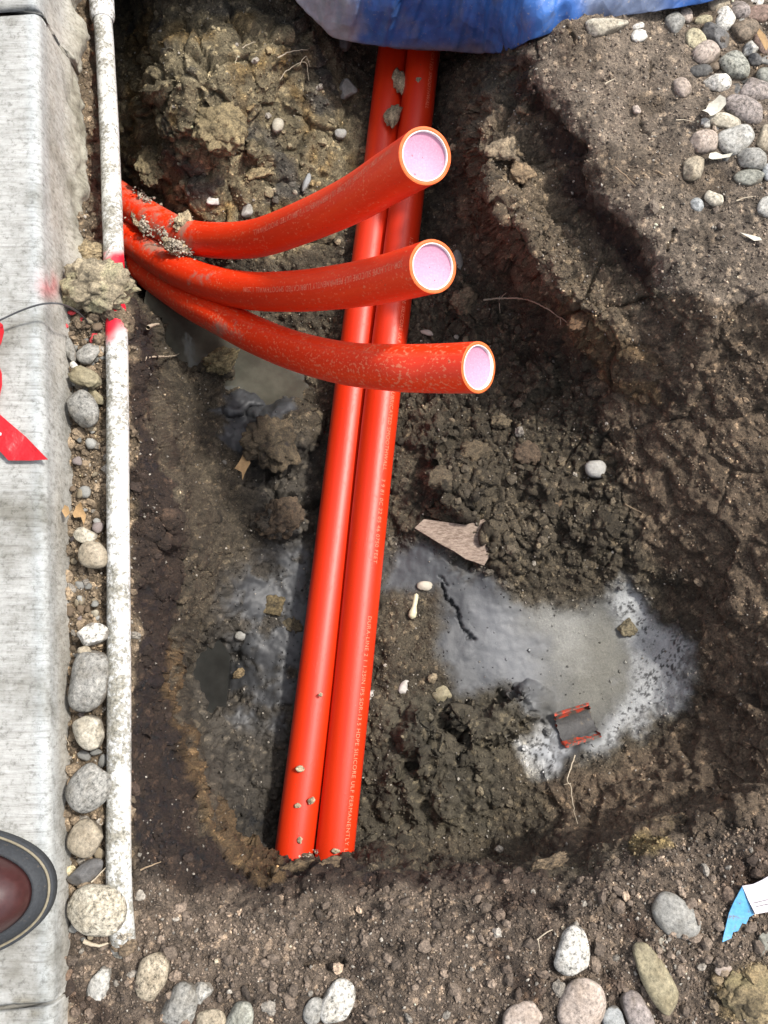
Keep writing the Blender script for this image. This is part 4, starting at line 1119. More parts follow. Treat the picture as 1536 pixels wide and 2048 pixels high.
for t in [
    (1349, 1833, 106, 76, -42, 'grey', 'smooth grey oval stone next to the blue and white scrap', 'round', .4),
    (1145, 1903, 98, 68, 72, 'white', 'white black-flecked egg-shaped stone above the large pinkish one', 'egg', .85),
    (1161, 2012, 108, 92, 60, 'pink', 'large round pinkish granite stone at the bottom edge', 'round', .5),
    (1310, 1958, 140, 58, -62, 'olive', 'long olive-brown bumpy stone', 'round', .4),
    (1042, 2040, 84, 60, 15, 'pink', 'pink stone cut by the bottom frame edge', 'round', .4),
    (1228, 2044, 56, 42, -60, 'blue', 'blue-grey stone at the bottom edge beside the large pinkish one', 'egg', .4),
    (1274, 2024, 84, 54, -65, 'mauve', 'mauve stone partly under the long olive-brown one', 'round', .5),
    (1450, 1934, 50, 26, 30, 'pink', 'small flat pinkish stone on top of the mossy one', 'ang', .4),
    (1530, 1890, 60, 34, 80, 'green', 'greenish stone at the right frame edge below the scrap', 'ang', .4),
    (1329, 1886, 40, 24, -60, 'cream', 'small cream lumpy stone touching the smooth grey oval', 'rough', .4),
    (675, 2005, 96, 56, 58, 'white', 'long white speckled stone at the bottom, standing alone', 'round', .8),
    (628, 2022, 54, 40, 60, 'grey', 'dark grey stone behind the long white speckled one', 'round', .5),
    (303, 1955, 96, 66, 78, 'tan', 'tan speckled oval stone right of the pale angular chunk', 'round', .8),
    (362, 2012, 92, 68, 70, 'grey', 'grey and tan egg-shaped stone below the tan speckled oval', 'egg', .6),
    (201, 1972, 72, 42, 80, 'lgrey', 'pale angular grey chunk near the end of the white pipe', 'rough', .5),
    (402, 1983, 50, 46, 0, 'lgrey', 'pale half-buried stone above the grey and tan one', 'ang', .7),
    (481, 2035, 66, 54, 70, 'green', 'pointed grey-green stone at the bottom edge', 'egg', .6),
    (139, 2028, 52, 44, 60, 'brown', 'brown stone against the kerb at the bottom edge', 'round', .6),
    (186, 2036, 48, 38, 80, 'olive', 'small olive pointed stone at the bottom edge near the kerb', 'egg', .4),
    (420, 2042, 62, 44, 10, 'tan', 'tan stone at the bottom edge between the grey and the pointed stones', 'round', .6),
    (292, 2050, 54, 34, 0, 'brown', 'brown stone at the bottom edge under the tan speckled oval', 'round', .5),
]:
    stone(*t[:7], shape=t[7], spk=min(1, t[8] + .2), bury=.44, group=G2)
G3 = 'stones between kerb and white pipe'
for t in [
    (193, 1822, 126, 102, -5, 'cream', 'big tan speckled stone lying over the end of the white pipe', 'round', .85, .012),
    (178, 1575, 94, 82, 42, 'grey', 'grey round stone leaning on the white pipe above the tan oval', 'round', .6, .012),
    (170, 1677, 78, 66, 65, 'tan', 'tan oval stone directly above the dark slate wedge', 'round', .35, .010),
    (170, 1746, 84, 40, 32, 'slate', 'flat dark slate wedge between the tan oval and big speckled stone', 'slab', .15, .006),
    (180, 1465, 74, 62, -65, 'cream', 'pale heart-shaped stone between kerb and pipe', 'egg', .4, .010),
    (178, 1365, 120, 78, 85, 'grey', 'long grey stone half covered by soil, above the pale heart-shaped one', 'round', .5, .006),
    (182, 1268, 68, 48, 8, 'white', 'white and black blotched stone touching the white pipe', 'ang', .9, .008),
    (167, 1303, 36, 26, -10, 'tan', 'small tan stone just below the white and black blotched one', 'ang', .4, .008),
    (167, 818, 88, 62, -62, 'grey', 'smooth grey speckled oval stone between kerb and pipe, level with the red flag', 'round', .6, -.008),
    (171, 757, 62, 38, -25, 'olive', 'yellow-brown lumpy stone directly above the smooth grey oval', 'rough', .3, -.012),
    (192, 795, 46, 26, -50, 'olive', 'brown flat stone between the smooth grey oval and the pipe', 'slab', .3, -.02),
    (178, 708, 52, 44, 20, 'grey', 'dark grey-tan angular stone above the yellow-brown lumpy one', 'ang', .5, -.018),
    (140, 698, 56, 20, -70, 'grey', 'thin flat grey stone standing against the kerb', 'slab', .4, -.016),
    (187, 1109, 58, 56, 0, 'tan', 'round tan stone touching the pipe halfway along it', 'round', .35, .004),
    (171, 1070, 50, 34, -15, 'cream', 'pale tan angular stone above the round tan one touching the pipe', 'ang', .5, .0),
    (148, 730, 18, 18, 0, 'white', 'tiny white pebble left of the yellow-brown lumpy stone', 'ang', .4, -.014),
    (145, 626, 20, 12, 0, 'spray', 'tiny red-sprayed pebble under the lower corner of the concrete lump', 'ang', .2, -.022),
    (167, 641, 22, 15, 0, 'spray', 'red-sprayed pebble beside the foot of the flag wire', 'ang', .2, -.024),
    (130, 653, 14, 14, 0, 'spray', 'bright red-sprayed pebble against the kerb face', 'ang', .1, -.02),
    (187, 676, 26, 18, 60, 'spray', 'red-sprayed pebble nearest to the white pipe', 'ang', .25, -.022),
]:
    stone(*t[:7], shape=t[7], spk=min(1, t[8] + .25), z=t[9], bury=.5 if t[2] > 30 else .45, group=G3)
G4 = 'stones lying in the pit'
for t in [
    (1190, 938, 42, 42, 0, 'lgrey', 'pale round disc-like stone on the slope of the pit', 'round', .3),
    (910, 525, 52, 32, 80, 'grey', 'grey stone peeping out behind the middle bent conduit', 'round', .4),
    (693, 178, 48, 42, 20, 'grey', 'grey stone in the shade beside the straight conduits', 'ang', .3),
    (556, 252, 34, 24, 80, 'cream', 'small yellowish oval pebble above the bent conduits', 'round', .3),
    (681, 268, 24, 22, 0, 'lgrey', 'small pale pebble close to the straight conduits', 'round', .4),
    (612, 365, 42, 16, 70, 'blue', 'narrow blue-grey pebble on the crumbly soil', 'slab', .1),
    (495, 421, 36, 24, 70, 'lgrey', 'white-topped pebble just above the first bend', 'ang', .4),
    (424, 402, 30, 24, 0, 'white', 'chalky white crumb-like stone on the olive clay', 'rough', .3),
    (850, 1172, 32, 20, -8, 'cream', 'cream oval pebble set in the dark grey mud', 'round', .1),
    (887, 1388, 50, 42, 0, 'olive', 'tan-olive lump beside the big cracked clod', 'ang', .4),
    (810, 1374, 40, 22, 60, 'white', 'white three-cornered chip on the crumbly soil', 'slab', .1),
    (742, 1395, 34, 20, 70, 'white', 'white chip pressed against the printed straight conduit', 'slab', .1),
    (855, 665, 30, 13, -12, 'pink', 'flat pinkish chip between the two lower bent conduits', 'slab', .2),
    (481, 1271, 30, 22, 50, 'grey', 'pale little stone on the mud left of the straight conduits', 'ang', .3),
    (690, 85, 30, 40, 0, 'slate', 'dark stone in the tarp shadow', 'ang', .2),
]:
    stone(*t[:7], shape=t[7], spk=t[8], bury=.42, group=G4)
# small gravel along the strip
protos = []
for i in range(8):
    v, f = stone_shape(1, .78, .6, 'ang', ICO2)
    protos.append(mesh_np('gravel_stone', v, f))
    protos[-1].materials.append(MAT_STONE)
rg = random.Random(5)
tones = ['tan', 'grey', 'lgrey', 'tan', 'cream', 'brown', 'grey', 'mauve', 'tan']
cnt = 0; seen_labels = set()
while cnt < 110:
    py = rg.uniform(610, 1880); px = rg.uniform(138, 206)
    p = hit(px, py)
    sz = .0028 + .0042 * rg.random() ** 1.8
    tone_ = rg.choice(tones)
    near = [w_ for lim, w_ in ((690, 'just below the concrete lump'), (770, 'beside the yellow-brown lumpy stone'), (870, 'beside the smooth grey oval'), (960, 'below the smooth grey oval'), (1040, 'above the pale tan angular stone'), (1150, 'beside the round tan stone'),
            (1240, 'above the blotched stone'), (1310, 'beside the blotched stone'), (1430, 'beside the long grey stone'), (1510, 'beside the pale heart-shaped stone'), (1630, 'beside the grey round stone'), (1720, 'beside the tan oval'), (1790, 'beside the slate wedge'), (9999, 'beside the big speckled stone')) if py < lim][0]
    lab = ('tiny ' if sz < .0042 else 'small ') + {'tan': 'tan', 'grey': 'grey', 'lgrey': 'light grey', 'cream': 'cream', 'brown': 'brown', 'mauve': 'reddish grey'}[tone_] + ' gravel stone ' + ('against the kerb ' if px < 160 else 'next to the pipe ' if px > 186 else 'mid-strip ') + near
    if lab in seen_labels: continue
    seen_labels.add(lab)
    o = obj('gravel_stone', protos[cnt % 8], None, label=lab, cat='stone', group='gravel between kerb and pipe')
    o.location = P(px, py, p[2] + sz * .25 + .002); o.scale = (sz, sz * rg.uniform(.8, 1.2), sz * rg.uniform(.8, 1.1))
    o.rotation_euler = (rg.uniform(-.5, .5), rg.uniform(-.5, .5), rg.uniform(0, 6.3))
    c = COL[tone_]; j = rg.uniform(.6, 1.05)
    o.color = tuple(x * j for x in c) + (.45,)
    cnt += 1

# ------------------------------------------------------------------ lumps of soil and the concrete lump on the pipe
def clod(px, py, w, h, rot, z, rgb, label, name='soil_clod', cat='soil clod', hz=.6, amp=.34, group=None, var=None, seed=0, ics=None, lift=.3):
    global stone_n
    stone_n += 1
    p = hit(px, py) if z is None else P(px, py, z)
    s = scale_at(px, py, p[2])
    v, f = ics or (ICO5 if max(w, h) > 75 else ICO4)
    v = v.astype(np.float64).copy()
    off = stone_n * 2.9
    a, b = w * s / 2, h * s / 2; c = hz * min(a, b)
    rgc = np.random.default_rng(stone_n)
    for _ in range(7):
        nrm = rgc.normal(size=3); nrm /= np.linalg.norm(nrm); dd = v @ nrm - (.6 + .25 * rgc.random())
        v -= np.where(dd > 0, dd, 0)[:, None] * nrm
    n1 = fbm(v + off, .9, 6, stone_n, .7)
    w1_, w2_, wc_ = worley(v + off, .42, stone_n)
    u1_, _, uc_ = worley(v + off, .17, stone_n + 1)
    v *= (1 + n1 * amp * 1.5 + (.5 - w1_) * .34 * (.4 + wc_) + (.5 - u1_) * .13 - sstep(.12, 0, w2_ - w1_) * .09)[:, None]
    v *= np.array([a, b, c])
    me = mesh_np(name, v, f)
    cc = np.array(rgb)[None] * np.array([1.25, 1.12, .90])[None] * (1 + n1 * .9 + (wc_ - .5) * .5 + (uc_ - .5) * .7)[:, None]
    if var is not None:
        k = sstep(.0, .4, fbm(v + off, .02, 4, stone_n + 5))[:, None]
        cc = cc * (1 - k) + np.array(var)[None] * k
    col_attr(me, 'soil', np.clip(cc, .01, .7))
    o = obj(name, me, MAT_CRUMB, label=label, cat=cat, group=group)
    o.location = P(px, py, p[2] + c * lift); o.rotation_euler = (0, 0, R_(rot))
    return o
clod(194, 572, 160, 128, -14, -.016, (.19, .178, .15), 'rough olive-grey lump of old concrete sitting across the white pipe', 'concrete_lump', 'concrete lump', hz=.62, amp=.30, var=(.27, .245, .15), lift=.25)
clod(172, 508, 88, 58, 5, -.05, (.19, .165, .12), 'crumbly smaller lump wedged above the concrete lump on the pipe', 'concrete_lump', 'concrete lump', hz=.7, amp=.4, lift=.2)
clod(1495, 1990, 150, 120, 20, None, (.125, .108, .075), 'large half-buried mossy yellowish stone in the bottom corner', 'river_stone', 'stone', hz=.45, amp=.22, var=(.185, .150, .078), lift=-.1, group='river stones on the soil below the pit')
G5 = 'soil lumps on the conduits'
TOP = PZ + CR
for t in [(786, 234, 38, 58, -12, TOP - .006, 'grey mud lump with a tail on the kerb-side straight conduit'), (801, 165, 32, 58, 20, TOP - .014, 'grey mud lump wedged between the straight conduits near the tarp'),
          (836, 160, 14, 13, 0, TOP + .003, 'tiny mud speck on the printed conduit near the tarp'), (600, 1537, 18, 14, -30, TOP + .001, 'upper small mud dab near the buried end of the kerb-side conduit'),
          (623, 1601, 14, 20, -20, TOP + .001, 'pale mud dab nearest the seam between the straight conduits'), (595, 1611, 14, 10, 0, TOP, 'dark mud dab beside the pale one on the kerb-side conduit'),
          (600, 1681, 11, 14, 0, TOP + .001, 'lowest mud dab on the kerb-side straight conduit'), (672, 1702, 15, 11, 0, TOP + .002, 'single mud dab on the printed conduit at its buried end'),
          (641, 1389, 10, 9, 40, TOP + .001, 'pale crumb halfway down the kerb-side straight conduit')]:
    clod(*t[:6], (.24, .215, .175), t[6], 'mud_lump', 'mud lump', hz=.5, amp=.45, group=G5, ics=ICO3, lift=.1)
for t in [(352, 492, 62, 34, -30, -.222, 'gritty grey soil lump caught between the upper and middle bent conduits'), (366, 446, 40, 44, 70, -.222, 'gritty soil collar lying on the upper bent conduit'),
          (283, 440, 60, 34, -50, -.27, 'dark soil wedge between the upper and middle conduits near the white pipe')]:
    clod(*t[:6], (.25, .225, .18), t[6], 'soil_clod', 'soil clod', hz=.45, amp=.5, group='soil caught on the bent conduits', ics=ICO5, lift=.0)
def grit(spots, label):
    base, bf = ICO1
    V, F, Cc = [], [], []
    for px, py, rx, ry, rot, z, cnt in spots:
        for _ in range(cnt):
            r = abs(random.gauss(0, .5)); a = random.uniform(0, 6.283)
            dx, dy = rx * r * math.cos(a), ry * r * math.sin(a)
            c_, s_ = math.cos(R_(rot)), math.sin(R_(rot))
            sz = .0005 + .0017 * random.random() ** 2
            p = P(px + dx * c_ - dy * s_, py - dx * s_ - dy * c_, z + random.uniform(-.002, .003) - .004 * r)
            F.append(bf + len(V) * len(base)); V.append(base * (1 + (RNG.random((len(base), 1)) - .5) * .7) * sz * np.array([1, .9, .7]) + p)
            Cc.append(np.tile(np.array([.34, .30, .24]) * random.uniform(.5, 1.5), (len(base), 1)))
    me = mesh_np('soil_grit', np.concatenate(V), np.concatenate(F), smooth=False); col_attr(me, 'soil', np.clip(np.concatenate(Cc), 0, .7))
    obj('soil_grit', me, MAT_CRUMB, label=label, kind='stuff')
grit([(352, 490, 50, 20, -28, -.214, 260), (368, 450, 26, 34, 60, -.226, 170), (290, 450, 40, 24, -50, -.252, 160), (290, 398, 36, 14, -38, -.262, 90), (330, 465, 40, 16, -40, -.235, 90)], 'grey grit caught on and between the bent conduits near the white pipe')
for t in [(574, 1730, 66, 34, 10, 'loose earth heaped over the buried end of the kerb-side conduit'), (622, 1722, 50, 26, -10, 'earth crumb heap at the seam between the buried conduit ends'),
          (668, 1722, 60, 30, 5, 'loose earth heaped over the buried end of the printed conduit'), (712, 1726, 46, 30, 20, 'dark earth lump beside the buried end of the printed conduit')]:
    clod(*t[:5], TOP - .004, (.060, .046, .036), t[5], 'soil_clod', 'soil clod', hz=.45, amp=.5, group='earth over the buried conduit ends', ics=ICO4, lift=.1)
clod(247, 1893, 56, 40, 10, .0, (.10, .082, .066), 'soil clod covering the buried end of the white pipe', hz=.6, amp=.45, lift=.2)
grit([(565, 1716, 26, 8, 5, TOP - .002, 50), (610, 1714, 30, 8, 0, TOP - .003, 60), (640, 1705, 12, 20, 80, TOP - .012, 60), (690, 1712, 34, 9, 0, TOP - .003, 60), (245, 1872, 22, 12, 0, .008, 60)], 'earth crumbs fallen on the buried ends of the straight conduits and the white pipe')
G6 = 'clods on the pit floor'
for t in [(548, 1213, 54, 42, 10, (.085, .072, .045), 'olive soil clod on the mud left of the straight conduits'), (485, 1346, 38, 30, 20, (.13, .105, .07), 'small tan clod on the mud left of the straight conduits'),
          (586, 1250, 44, 36, 0, (.07, .062, .045), 'dark clod touching the kerb-side straight conduit'), (925, 600, 66, 56, 30, (.13, .11, .085), 'tan crumbly clod below the middle cut conduit end'),
          (1005, 300, 70, 60, 40, (.19, .165, .135), 'pale crumbly clod on the ledge right of the upper cut end'), (1040, 345, 56, 48, -20, (.17, .135, .10), 'brown clod below the pale one on the ledge'),
          (950, 905, 70, 50, 10, (.085, .072, .055), 'dark upper clod of the heap right of the printed conduit'), (880, 960, 60, 56, 0, (.075, .064, .05), 'dark lower clod of the heap right of the printed conduit'),
          (1055, 905, 60, 48, -20, (.065, .050, .04), 'dark brown clod between the heap and the pale disc-like stone'), (1100, 1010, 56, 40, 20, (.08, .06, .045), 'brown clod right of the wooden shard'),
          (1000, 845, 40, 34, 0, (.09, .078, .06), 'small clod below the lowest cut conduit end'), (1260, 1255, 46, 40, 0, (.13, .122, .095), 'flat olive mud cake on the whitish mud'),
          (540, 880, 110, 120, 10, (.060, .050, .037), 'large dark clod in the shade left of the straight conduits'), (560, 1035, 92, 84, 0, (.058, .045, .034), 'dark brown block-like clod below the large shaded one'),
          (445, 722, 76, 50, 15, (.12, .108, .07), 'gritty island of soil in the murky puddle'), (330, 250, 40, 60, 10, (.10, .09, .065), 'olive clay block on the wall near the white pipe'),
          (1160, 640, 50, 40, 40, (.085, .055, .035), 'rusty brown clod on the right-hand pit wall'), (1425, 630, 70, 34, -10, (.12, .09, .065), 'brown clod at the edge of the dry ground'),
          (520, 345, 60, 30, 15, (.21, .185, .13), 'pale flaky clay piece above the upper bent conduit'), (640, 470, 70, 50, 0, (.09, .08, .06), 'grey clod between the upper and middle bent conduits'),
          (908, 1032, 96, 56, -8, (.075, .064, .048), 'dark crumbly clod lying on the upper edge of the wooden shard'), (596, 1742, 92, 44, 8, (.10, .078, .055), 'soil lip over the buried end of the kerb-side conduit'),
          (672, 1736, 92, 40, 0, (.095, .073, .054), 'soil lip over the buried end of the printed conduit'), (1330, 1650, 90, 40, 20, (.10, .08, .06), 'soil clod at the lower rim near the yellow patch'),
          (1100, 1730, 90, 40, 30, (.12, .098, .076), 'greyish soil clod on the lower rim above the white egg-shaped stone'), (440, 240, 110, 130, 15, (.15, .132, .09), 'big olive clay block high on the pit wall'),
          (300, 330, 60, 90, 10, (.13, .117, .082), 'narrow olive clay block next to the white pipe')]:
    clod(t[0], t[1], t[2], t[3], t[4], None, tuple(x * .82 for x in t[5]), t[6], group=G6, hz=.5, lift=.0)

# ------------------------------------------------------------------ roots, twigs
MAT_ROOT = plain('root', (.46, .39, .29), .8, .2, (600, .4, .0004))
MAT_TWIG = plain('twig', (.27, .20, .13), .85, .2, (500, .5, .0004))
def thin(pts, r, mat, name, label, cat, branches=(), group=None, lift=.002):
    root = obj(name, None, label=label, cat=cat, group=group)
    def one(pp, r, nm):
        w = []
        for i, (x, y) in enumerate(pp):
            h = hit(x, y); w.append(P(x, y, h[2] + lift + .003 * random.random()))
        pa = Path(w, .0012, 8)
        pa.p += np.stack([fbm(pa.p, .006, 2, 301), fbm(pa.p, .006, 2, 302), fbm(pa.p, .006, 2, 303)], -1) * .0009
        n = len(pa.p); th = np.arange(7) / 7 * 6.28319
        rad = r * (1 - .6 * np.linspace(0, 1, n))
        V = pa.p[:, None] + rad[:, None, None] * (np.cos(th)[None, :, None] * pa.N[:, None] + np.sin(th)[None, :, None] * pa.B[:, None])
        obj(nm, mesh_np(nm, V.reshape(-1, 3), grid_faces(n, 7, True)), mat, root)
    one(pts, r, 'stem')
    for b in branches: one(b, r * .6, 'branch')
    return root
thin([(284, 722), (300, 714), (345, 712), (375, 700), (400, 692), (435, 693)], .0012, MAT_ROOT, 'root', 'pale root reaching from the pit wall over the murky puddle', 'root', [[(292, 716), (300, 728), (297, 740)]], lift=.006)
thin([(968, 600), (1000, 597), (1050, 598), (1090, 615), (1120, 635), (1150, 655), (1165, 672)], .0011, MAT_ROOT, 'root', 'long forked pale root below the ledge right of the cut conduits', 'root',
     [[(1000, 597), (1012, 585)], [(998, 598), (1000, 625)], [(1120, 635), (1122, 650)]], lift=.006)
thin([(555, 115), (585, 102), (615, 100)], .0009, MAT_ROOT, 'root', 'pale thin root hanging in the shade near the tarp', 'root', [[(600, 130), (612, 112), (620, 135)], [(560, 160), (575, 140), (610, 125), (618, 162)]], lift=.006)
thin([(478, 105), (492, 90), (512, 84)], .0008, MAT_ROOT, 'root', 'hair root on the olive clay near the top', 'root', [[(478, 105), (470, 130), (468, 160)]], lift=.004)
thin([(1150, 1510), (1142, 1535), (1134, 1560), (1142, 1575), (1146, 1610), (1155, 1648)], .0008, MAT_ROOT, 'root', 'thin pale root winding down below the broken conduit piece', 'root', [[(1142, 1566), (1128, 1570)]], lift=.004)
thin([(1214, 1028), (1222, 1040), (1246, 1043)], .0011, MAT_ROOT, 'root', 'short pale forked root on the pit slope', 'root', [[(1226, 1042), (1228, 1034)]], lift=.005)
thin([(1250, 1008), (1272, 1020), (1290, 1030)], .0008, MAT_TWIG, 'twig', 'thin brown twig beside the short forked root', 'twig', lift=.005)
thin([(1230, 335), (1250, 350), (1272, 372)], .0009, MAT_TWIG, 'twig', 'dark twig pressed in the dry soil', 'twig', lift=.003)
thin([(1210, 168), (1229, 158)], .0009, MAT_ROOT, 'twig', 'short straw-coloured stalk on the dry soil', 'twig', lift=.003)
thin([(1352, 240), (1375, 241), (1390, 244)], .0006, MAT_ROOT, 'twig', 'fine straw beside the white dry leaf', 'twig', lift=.003)
thin([(1310, 342), (1330, 350)], .0013, MAT_TWIG, 'twig', 'stubby brown twig left of the tan rhombic stone', 'twig', lift=.003)
thin([(1472, 401), (1490, 396), (1508, 392)], .0008, MAT_ROOT, 'twig', 'pale straw stalk near the right frame edge', 'twig', lift=.003)
thin([(130, 1395), (126, 1440), (132, 1475), (138, 1490)], .0007, MAT_ROOT, 'twig', 'dry grass stem along the foot of the kerb', 'twig', lift=.006)
thin([(245, 1660), (238, 1690), (228, 1712)], .0006, MAT_TWIG, 'twig', 'thin dark stalk lying on the white pipe', 'twig', lift=.0185)
thin([(182, 1764), (200, 1748), (216, 1730)], .0008, MAT_ROOT, 'twig', 'pale straw between the slate wedge and the pipe', 'twig', lift=.012)
thin([(168, 1882), (190, 1890), (218, 1886)], .002, MAT_ROOT, 'twig', 'flat pale husk under the big speckled stone', 'twig', lift=.003)
thin([(1075, 1880), (1090, 1865), (1105, 1860)], .0007, MAT_ROOT, 'twig', 'fine stalk leaning on the white black-flecked stone', 'twig', [[(1077, 1880), (1080, 1905)]], lift=.006)
thin([(296, 655), (306, 650), (318, 648)], .0022, MAT_ROOT, 'root', 'stubby torn pale root end below the white pipe', 'root', lift=.035)
thin([(280, 1740), (300, 1732), (322, 1722)], .0009, MAT_TWIG, 'twig', 'brown stalk on the soil beside the pipe end', 'twig', lift=.003)

# ------------------------------------------------------------------ thin plates: leaves, scraps, shard
def plate(outline, thick, mat, name, label=None, cat=None, parent=None, curl=0.0, zs=None, lift=.002, seed=0, group=None):
    """outline in surveyed points, laid on the soil with its own thickness and a gentle curl"""
    h0 = np.array([hit(x, y)[2] for x, y in outline]) if zs is None else np.full(len(outline), zs)
    z0 = np.median(h0)
    w = np.array([P(x, y, z0 + lift) for x, y in outline])
    bm = bmesh.new()
    top = [bm.verts.new(p) for p in w]
    f = bm.faces.new(top)
    bmesh.ops.triangulate(bm, faces=[f])
    bmesh.ops.subdivide_edges(bm, edges=bm.edges[:], cuts=3, use_grid_fill=True)
    c = w.mean(0); R = np.linalg.norm(w - c, axis=1).max()
    for v in bm.verts:
        d = (np.array(v.co) - c) / R
        v.co.z += curl * (abs(d[0] * .7 + d[1] * .7) ** 2) + float(fbm(np.array([[v.co.x, v.co.y, seed]]), .02, 2, seed)[0]) * curl * .6
    bmesh.ops.recalc_face_normals(bm, faces=bm.faces)
    r = bmesh.ops.extrude_face_region(bm, geom=bm.faces[:])
    for v in [g for g in r['geom'] if isinstance(g, bmesh.types.BMVert)]: v.co.z -= thick
    bmesh.ops.recalc_face_normals(bm, faces=bm.faces)
    me = bpy.data.meshes.new(name); bm.to_mesh(me); bm.free()
    return obj(name, me, mat, parent, label, cat, group)
MAT_LEAF = plain('dry_leaf', (.33, .21, .10), .75, .3, (300, .5, .0006))
MAT_LEAFP = plain('bleached_leaf', (.55, .52, .43), .75, .3, (300, .5, .0006))
plate([(486, 962), (484, 945), (470, 938), (478, 925), (486, 910), (494, 896), (503, 897), (506, 906), (498, 916), (501, 926), (494, 938), (489, 950)], .0005, MAT_LEAF, 'oak_leaf', 'curled brown dry leaf in the shade left of the straight conduits', 'leaf', curl=.006, lift=.022, seed=3)
plate([(1400, 228), (1412, 218), (1418, 206), (1428, 202), (1436, 196), (1447, 202), (1450, 212), (1440, 222), (1430, 228), (1416, 240), (1412, 232)], .0005, MAT_LEAFP, 'dry_leaf', 'white dry leaf torn at the edges lying among the stones', 'leaf', curl=.006, lift=.014, seed=4)
plate([(1416, 318), (1420, 306), (1432, 303), (1446, 309), (1464, 308), (1460, 314), (1440, 316), (1424, 318)], .0005, MAT_LEAFP, 'dry_leaf', 'narrow cream leaf shred under the large cream-grey stone', 'leaf', curl=.004, lift=.006, seed=5)
plate([(1530, 105), (1538, 92), (1530, 70), (1518, 58), (1514, 66), (1522, 84)], .0005, MAT_LEAF, 'dry_leaf', 'brown leaf strip among stones at the right frame edge', 'leaf', curl=.004, lift=.018, seed=6)
plate([(146, 1028), (152, 1012), (163, 1005), (166, 1018), (172, 1030), (168, 1050), (162, 1034), (150, 1036)], .0005, MAT_LEAF, 'dry_leaf', 'crumpled tan leaf on the gravel beside the kerb', 'leaf', curl=.006, lift=.010, seed=7)
plate([(124, 1022), (130, 1010), (138, 1014), (140, 1026), (132, 1036)], .0005, MAT_LEAF, 'dry_leaf', 'small tan leaf stuck to the kerb face', 'leaf', curl=.003, zs=.006, seed=8)
plate([(1480, 465), (1500, 470), (1520, 475), (1524, 480), (1508, 482)], .0005, MAT_LEAFP, 'dry_leaf', 'tiny pale leaf shred on dry soil near the right frame edge', 'leaf', curl=.003, lift=.003, seed=9)
def wood_material():
    m, n, L, b = new_mat('weathered_wood')
    tc = n.new('ShaderNodeTexCoord')
    mp = n.new('ShaderNodeMapping'); mp.inputs['Rotation'].default_value = (0, 0, R_(28)); mp.inputs['Scale'].default_value = (160, 520, 300)
    L.new(tc.outputs['Object'], mp.inputs['Vector'])
    n1 = noise(n, L, 1, 5, .7, mp.outputs['Vector'])
    r1 = ramp(n, [(0.3, (.10, .065, .047)), (0.5, (.24, .18, .14)), (0.72, (.38, .30, .24))]); L.new(n1.outputs['Fac'], r1.inputs['Fac'])
    L.new(r1.outputs['Color'], b.inputs['Base Color']); b.inputs['Roughness'].default_value = .85
    L.new(bump(n, L, n1.outputs['Fac'], .8, .0012), b.inputs['Normal'])
    return m
plate([(829, 1056), (848, 1038), (890, 1044), (930, 1050), (975, 1036), (996, 1048), (1016, 1063), (998, 1084), (985, 1102), (968, 1131), (950, 1124), (932, 1118), (908, 1102), (885, 1090), (852, 1070)],
      .005, wood_material(), 'wood_shard', 'flat splintered piece of pinkish brown wood lying at the edge of the mud', 'wood piece', lift=.012, curl=.002, seed=12)
MAT_BONE = plain('bone', (.56, .53, .36), .5, .4, (300, .3, .0004))
bz = hit(826, 1215)[2] + .005
pa = Path([P(833, 1187, bz), (P(831, 1200, bz)), P(827, 1220, bz), P(823, 1238, bz)], .0015, 8)
n_ = len(pa.p); th = np.arange(14) / 14 * 6.28319; tt = np.linspace(0, 1, n_)
rad = np.interp(tt, [0, .04, .12, .5, .75, .92, 1], [.0005, .0026, .003, .0028, .0048, .0045, .0008])
Vb = pa.p[:, None] + rad[:, None, None] * (np.cos(th)[None, :, None] * pa.N[:, None] + np.sin(th)[None, :, None] * pa.B[:, None])
obj('bone_fragment', mesh_np('bone_fragment', Vb.reshape(-1, 3), grid_faces(n_, 14, True)), MAT_BONE, label='small pale bone-like peg on the mud below the cream pebble', cat='bone')
# blue and white carton scrap
MAT_BLUE = plain('blue_print', (.09, .32, .56), .55, .4, (240, .4, .0005), (130, .54))
MAT_WHT = plain('white_card', (.60, .55, .58), .6, .3, (160, .4, .0006), (150, .58))
scrap = obj('carton_scrap', None, label='torn scrap of packaging with one blue and one white face, half buried', cat='packaging')
plate([(1482, 1772), (1494, 1800), (1508, 1828), (1498, 1834), (1492, 1848), (1484, 1846), (1476, 1862), (1466, 1864), (1462, 1876), (1443, 1883), (1452, 1850), (1458, 1826), (1468, 1800)], .001, MAT_BLUE, 'blue_face', parent=scrap, zs=.009, curl=.003, seed=21)
wf = plate([(1483, 1771), (1505, 1768), (1524, 1760), (1545, 1748), (1590, 1752), (1590, 1820), (1540, 1822), (1509, 1827), (1495, 1799)], .001, MAT_WHT, 'white_face', parent=scrap, zs=.0105, curl=.003, seed=22)
MAT_INK = plain('black_ink', (.12, .115, .12), .7, .2)
plate([(1506, 1806), (1536, 1799), (1560, 1797), (1560, 1798), (1536, 1800), (1507, 1807)], .0003, MAT_INK, 'print_line', parent=wf, zs=.0128, seed=23)
plate([(1512, 1813), (1536, 1808), (1560, 1806), (1560, 1807), (1536, 1809), (1512, 1814)], .0003, MAT_INK, 'print_line', parent=wf, zs=.0130, seed=24)
